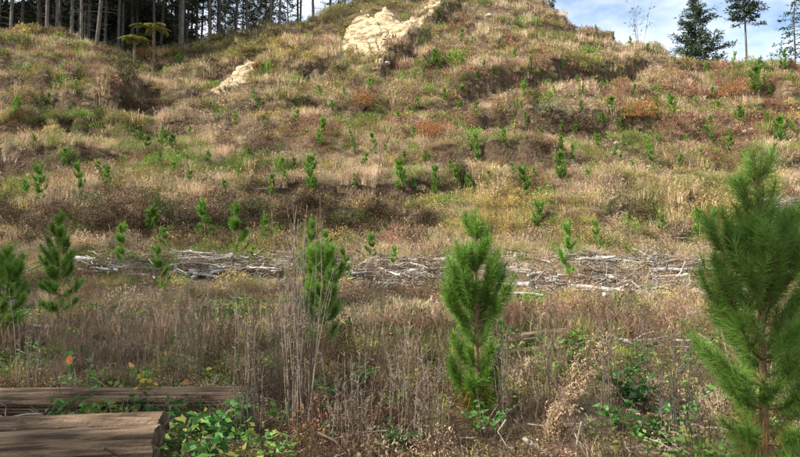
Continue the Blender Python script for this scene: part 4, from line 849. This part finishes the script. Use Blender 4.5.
# ------------------------------------------------------------------ foreground weeds one can pick out
def clump(u, v, wpx, hpx, n, label, seed, w=.009):
    x, y, z = hit(u, v); k = y / FPX; me = stalks(n, hpx * k, wpx * k / 2, seed, w=w, heads=26, hl=.05, lean=.05).mesh('dead_weed_clump', M['stem'])
    obj('dead_weed_clump', me, loc=(x, y, z), label=label, cat='dead weeds', group='tall dead weed clumps in the foreground')
for k, a in enumerate([(300, 440, 26, 245, 40, 'tallest dense clump of grey dead stalks left of centre'), (277, 405, 12, 165, 10, 'thin grey dead stalks left of the tallest clump'), (606, 425, 12, 165, 12, 'tall grey dead stalks rising through the tan seed plume'),
    (248, 440, 26, 130, 18, 'grey dead stalks at the end of the long log'), (130, 400, 30, 120, 14, 'grey dead stalks behind the long log at left'), (30, 395, 30, 110, 14, 'grey dead stalks behind the long log by the left edge'),
    (398, 440, 20, 150, 10, 'dead stalks between the stalk clump and centre pine'), (505, 430, 14, 130, 8, 'dead stalks just right of the centre pine'), (680, 450, 40, 130, 18, 'dead stalks left of the near right pine'),
    (350, 455, 50, 110, 22, 'bushy dead stalks at the bottom left of centre'), (430, 450, 40, 120, 18, 'dead stalks left of the centre pine foot'), (190, 395, 30, 100, 12, 'dead stalks behind the long log near its right end'), (640, 370, 20, 90, 8, 'thin dead stalks behind the green leafy plant'), (376, 360, 10, 120, 6, 'sparse thin stalks right of the dense young pine')]): clump(*a, 1100 + k)
def plant(u, v, wpx, hpx, matn, label, seed, n=60, ll=.09, name='leafy_plant', y=None):
    x, y, z = hit(u, v); k = y / FPX; rad = wpx * k * .62; h = hpx * k * 1.25; ll *= 1.15; n = int(n * 1.3); r = np.random.default_rng(seed); lb = MB(); sb = MB()
    for q in range(max(3, n // 9)):
        a = r.uniform(0, 6.28); path = curve([0, 0, -.03], a, R(r.uniform(55, 88)), R(r.uniform(15, 60)), h * r.uniform(.7, 1.2), 6, r); path[:, :2] *= rad / max(h * .6, .05); sb.tube(path, np.linspace(.006, .0025, 6), 4, cap=False)
        m = 9; t = r.uniform(.3, 1, m); kk = np.linspace(0, 1, 6); pp = np.c_[[np.interp(t, kk, path[:, c]) for c in range(3)]].T; aa = r.uniform(0, 6.28, m)
        leaves(lb, pp, np.c_[np.cos(aa), np.sin(aa), r.uniform(-.3, .6, m)], ll * r.uniform(.6, 1.2, m), ll * .55 * r.uniform(.8, 1.2, m), r)
    o = obj(name, None, loc=(x, y, z), label=label, cat='plant', group='leafy plants in the foreground'); obj('stem', sb.mesh('stem', M['stem']), o); obj('leaves', lb.mesh('leaves', M[matn]), o)
for k, a in enumerate([(632, 414, 44, 40, 'leaf_dark', 'dark green leafy plant right of the tan seed plume', 90, .10), (618, 432, 20, 30, 'leaf', 'light green weed below the dark leafy plant', 36, .08), (682, 428, 36, 36, 'leaf', 'green weed left of the near right pine', 60, .07),
    (645, 440, 50, 34, 'leaf_dark', 'low dark weed at the bottom right of the seed plume', 60, .08), (215, 440, 34, 30, 'leaf', 'bright green broad-leaved weed right of the thick log end', 63, .09), (243, 432, 20, 34, 'leaf', 'bright green weed at the end of the long log', 45, .08),
    (210, 462, 30, 26, 'leaf', 'bright green weed at the bottom edge right of the logs', 45, .09), (142, 412, 18, 38, 'leaf_yellow', 'yellow-leaved weed standing before the long log', 45, .07), (82, 412, 50, 50, 'leaf', 'olive bramble tangle between the two logs', 70, .06),
    (66, 425, 30, 26, 'leaf', 'small green weed on the thick corner log', 36, .06), (325, 420, 26, 36, 'leaf', 'light green weed right of the tallest stalk clump', 50, .07), (355, 395, 40, 34, 'leaf', 'pale green weeds before the dense young pine', 54, .06), (408, 400, 18, 26, 'leaf_yellow', 'yellow-green weed left of the centre pine', 36, .06),
    (483, 438, 44, 30, 'leaf', 'green weeds at the foot of the centre pine', 63, .06), (400, 456, 30, 30, 'leaf_dark', 'dark green weed at the bottom edge by the arching stick', 45, .08), (515, 410, 14, 24, 'leaf', 'small green weed right of the centre pine', 27, .07), (172, 350, 16, 26, 'leaf', 'green weed high behind the long log', 36, .08), (270, 458, 36, 26, 'leaf', 'green weeds at the bottom left of the arching stick', 54, .07)]):
    plant(*a[:6], 1200 + k, n=a[6], ll=a[7])
# drooping plume of dead seed heads
x, y, z = hit(552, 444); r = np.random.default_rng(1300); pb = MB(); sb = MB()
for q in range(13):
    tip = uvy(602 + r.normal(0, 5) - 8 * (q % 4), 338 + r.normal(0, 8) + 24 * (q % 4), y + r.normal(0, .1)) - [x, y, z]; b = np.array([r.normal(.04, .05), r.normal(0, .06), -.03]); t = np.linspace(0, 1, 7)[:, None]
    path = b + (tip - b) * t + np.array([-.10, 0, .04]) * np.sin(t * math.pi) + r.normal(0, .012, (7, 3)); sb.tube(path, np.linspace(.005, .002, 7), 4, cap=False)
    m = 260; tt = r.uniform(.12, 1, m); kk = np.linspace(0, 1, 7); pp = np.c_[[np.interp(tt, kk, path[:, c]) for c in range(3)]].T + r.normal(0, .022, (m, 3))
    leaves(pb, pp, r.normal(size=(m, 3)) + [0, 0, -.5], .028 * r.uniform(.3, 1.7, m), .012 * r.uniform(.6, 1.3, m), r)
o = obj('seed_plume', None, loc=(x, y, z), label='leaning plume of tan dried seed heads right of the centre pine', cat='dead plant'); obj('stem', sb.mesh('stem', M['stem']), o); obj('seed_heads', pb.mesh('seed_heads', M['plume']), o)
# single bright dead leaves
def dead_leaf(u, v, y, size, matn, label, seed):
    r = np.random.default_rng(seed); mb = MB(); n = 9; th = np.linspace(0, 2 * math.pi, n, endpoint=False); rad = size * (1 + .35 * np.cos(th * 5 / 2 + 1) * .5 + .15 * r.normal(size=n)) / 2
    ring = np.c_[rad * np.cos(th) * 1.2, rad * np.sin(th), .25 * size * np.sin(th * 2) * .5]; mb.add(np.vstack([ring, [0, 0, -.1 * size]]), np.stack([np.arange(n), (np.arange(n) + 1) % n, np.full(n, n)], -1))
    stem = np.array([[0, 0, 0], [size * .5, -.2 * size, -.1 * size], [size * .9, -.1 * size, -.4 * size]]); mb.tube(stem, [.0025, .002, .0015], 4)
    p = uvy(u, v, y); p[2] = max(p[2], float(H(p[0], p[1])) + .01)
    obj('dead_leaf', mb.mesh('dead_leaf', M[matn]), loc=p, rot=(R(60) + r.normal(0, .3), r.normal(0, .4), r.normal(0, .5)), label=label, cat='leaf', group='bright dead leaves in the foreground')
for k, a in enumerate([(70, 359, 6.6, .09, 'leaf_orange', 'bright orange red leaf caught in stems above the long log'), (131, 365, 6.6, .06, 'leaf_tan', 'orange leaf above the yellow-leaved weed'), (450, 429, 5.4, .055, 'leaf_tan', 'orange dead leaf left of the centre pine foot'), (246, 449, 5.0, .08, 'leaf_tan', 'tan curled leaf at the bottom near the bright green weeds'),
    (339, 424, 5.6, .05, 'leaf_tan', 'small tan leaf above the arching stick'), (325, 452, 5.1, .05, 'leaf_tan', 'tan leaf under the arching stick'), (524, 391, 6.8, .06, 'leaf_orange', 'rust leaf right of the centre pine'), (186, 382, 6.5, .06, 'dead_needle', 'rust coloured dead leaf on the long log')]): dead_leaf(*a, 1400 + k)
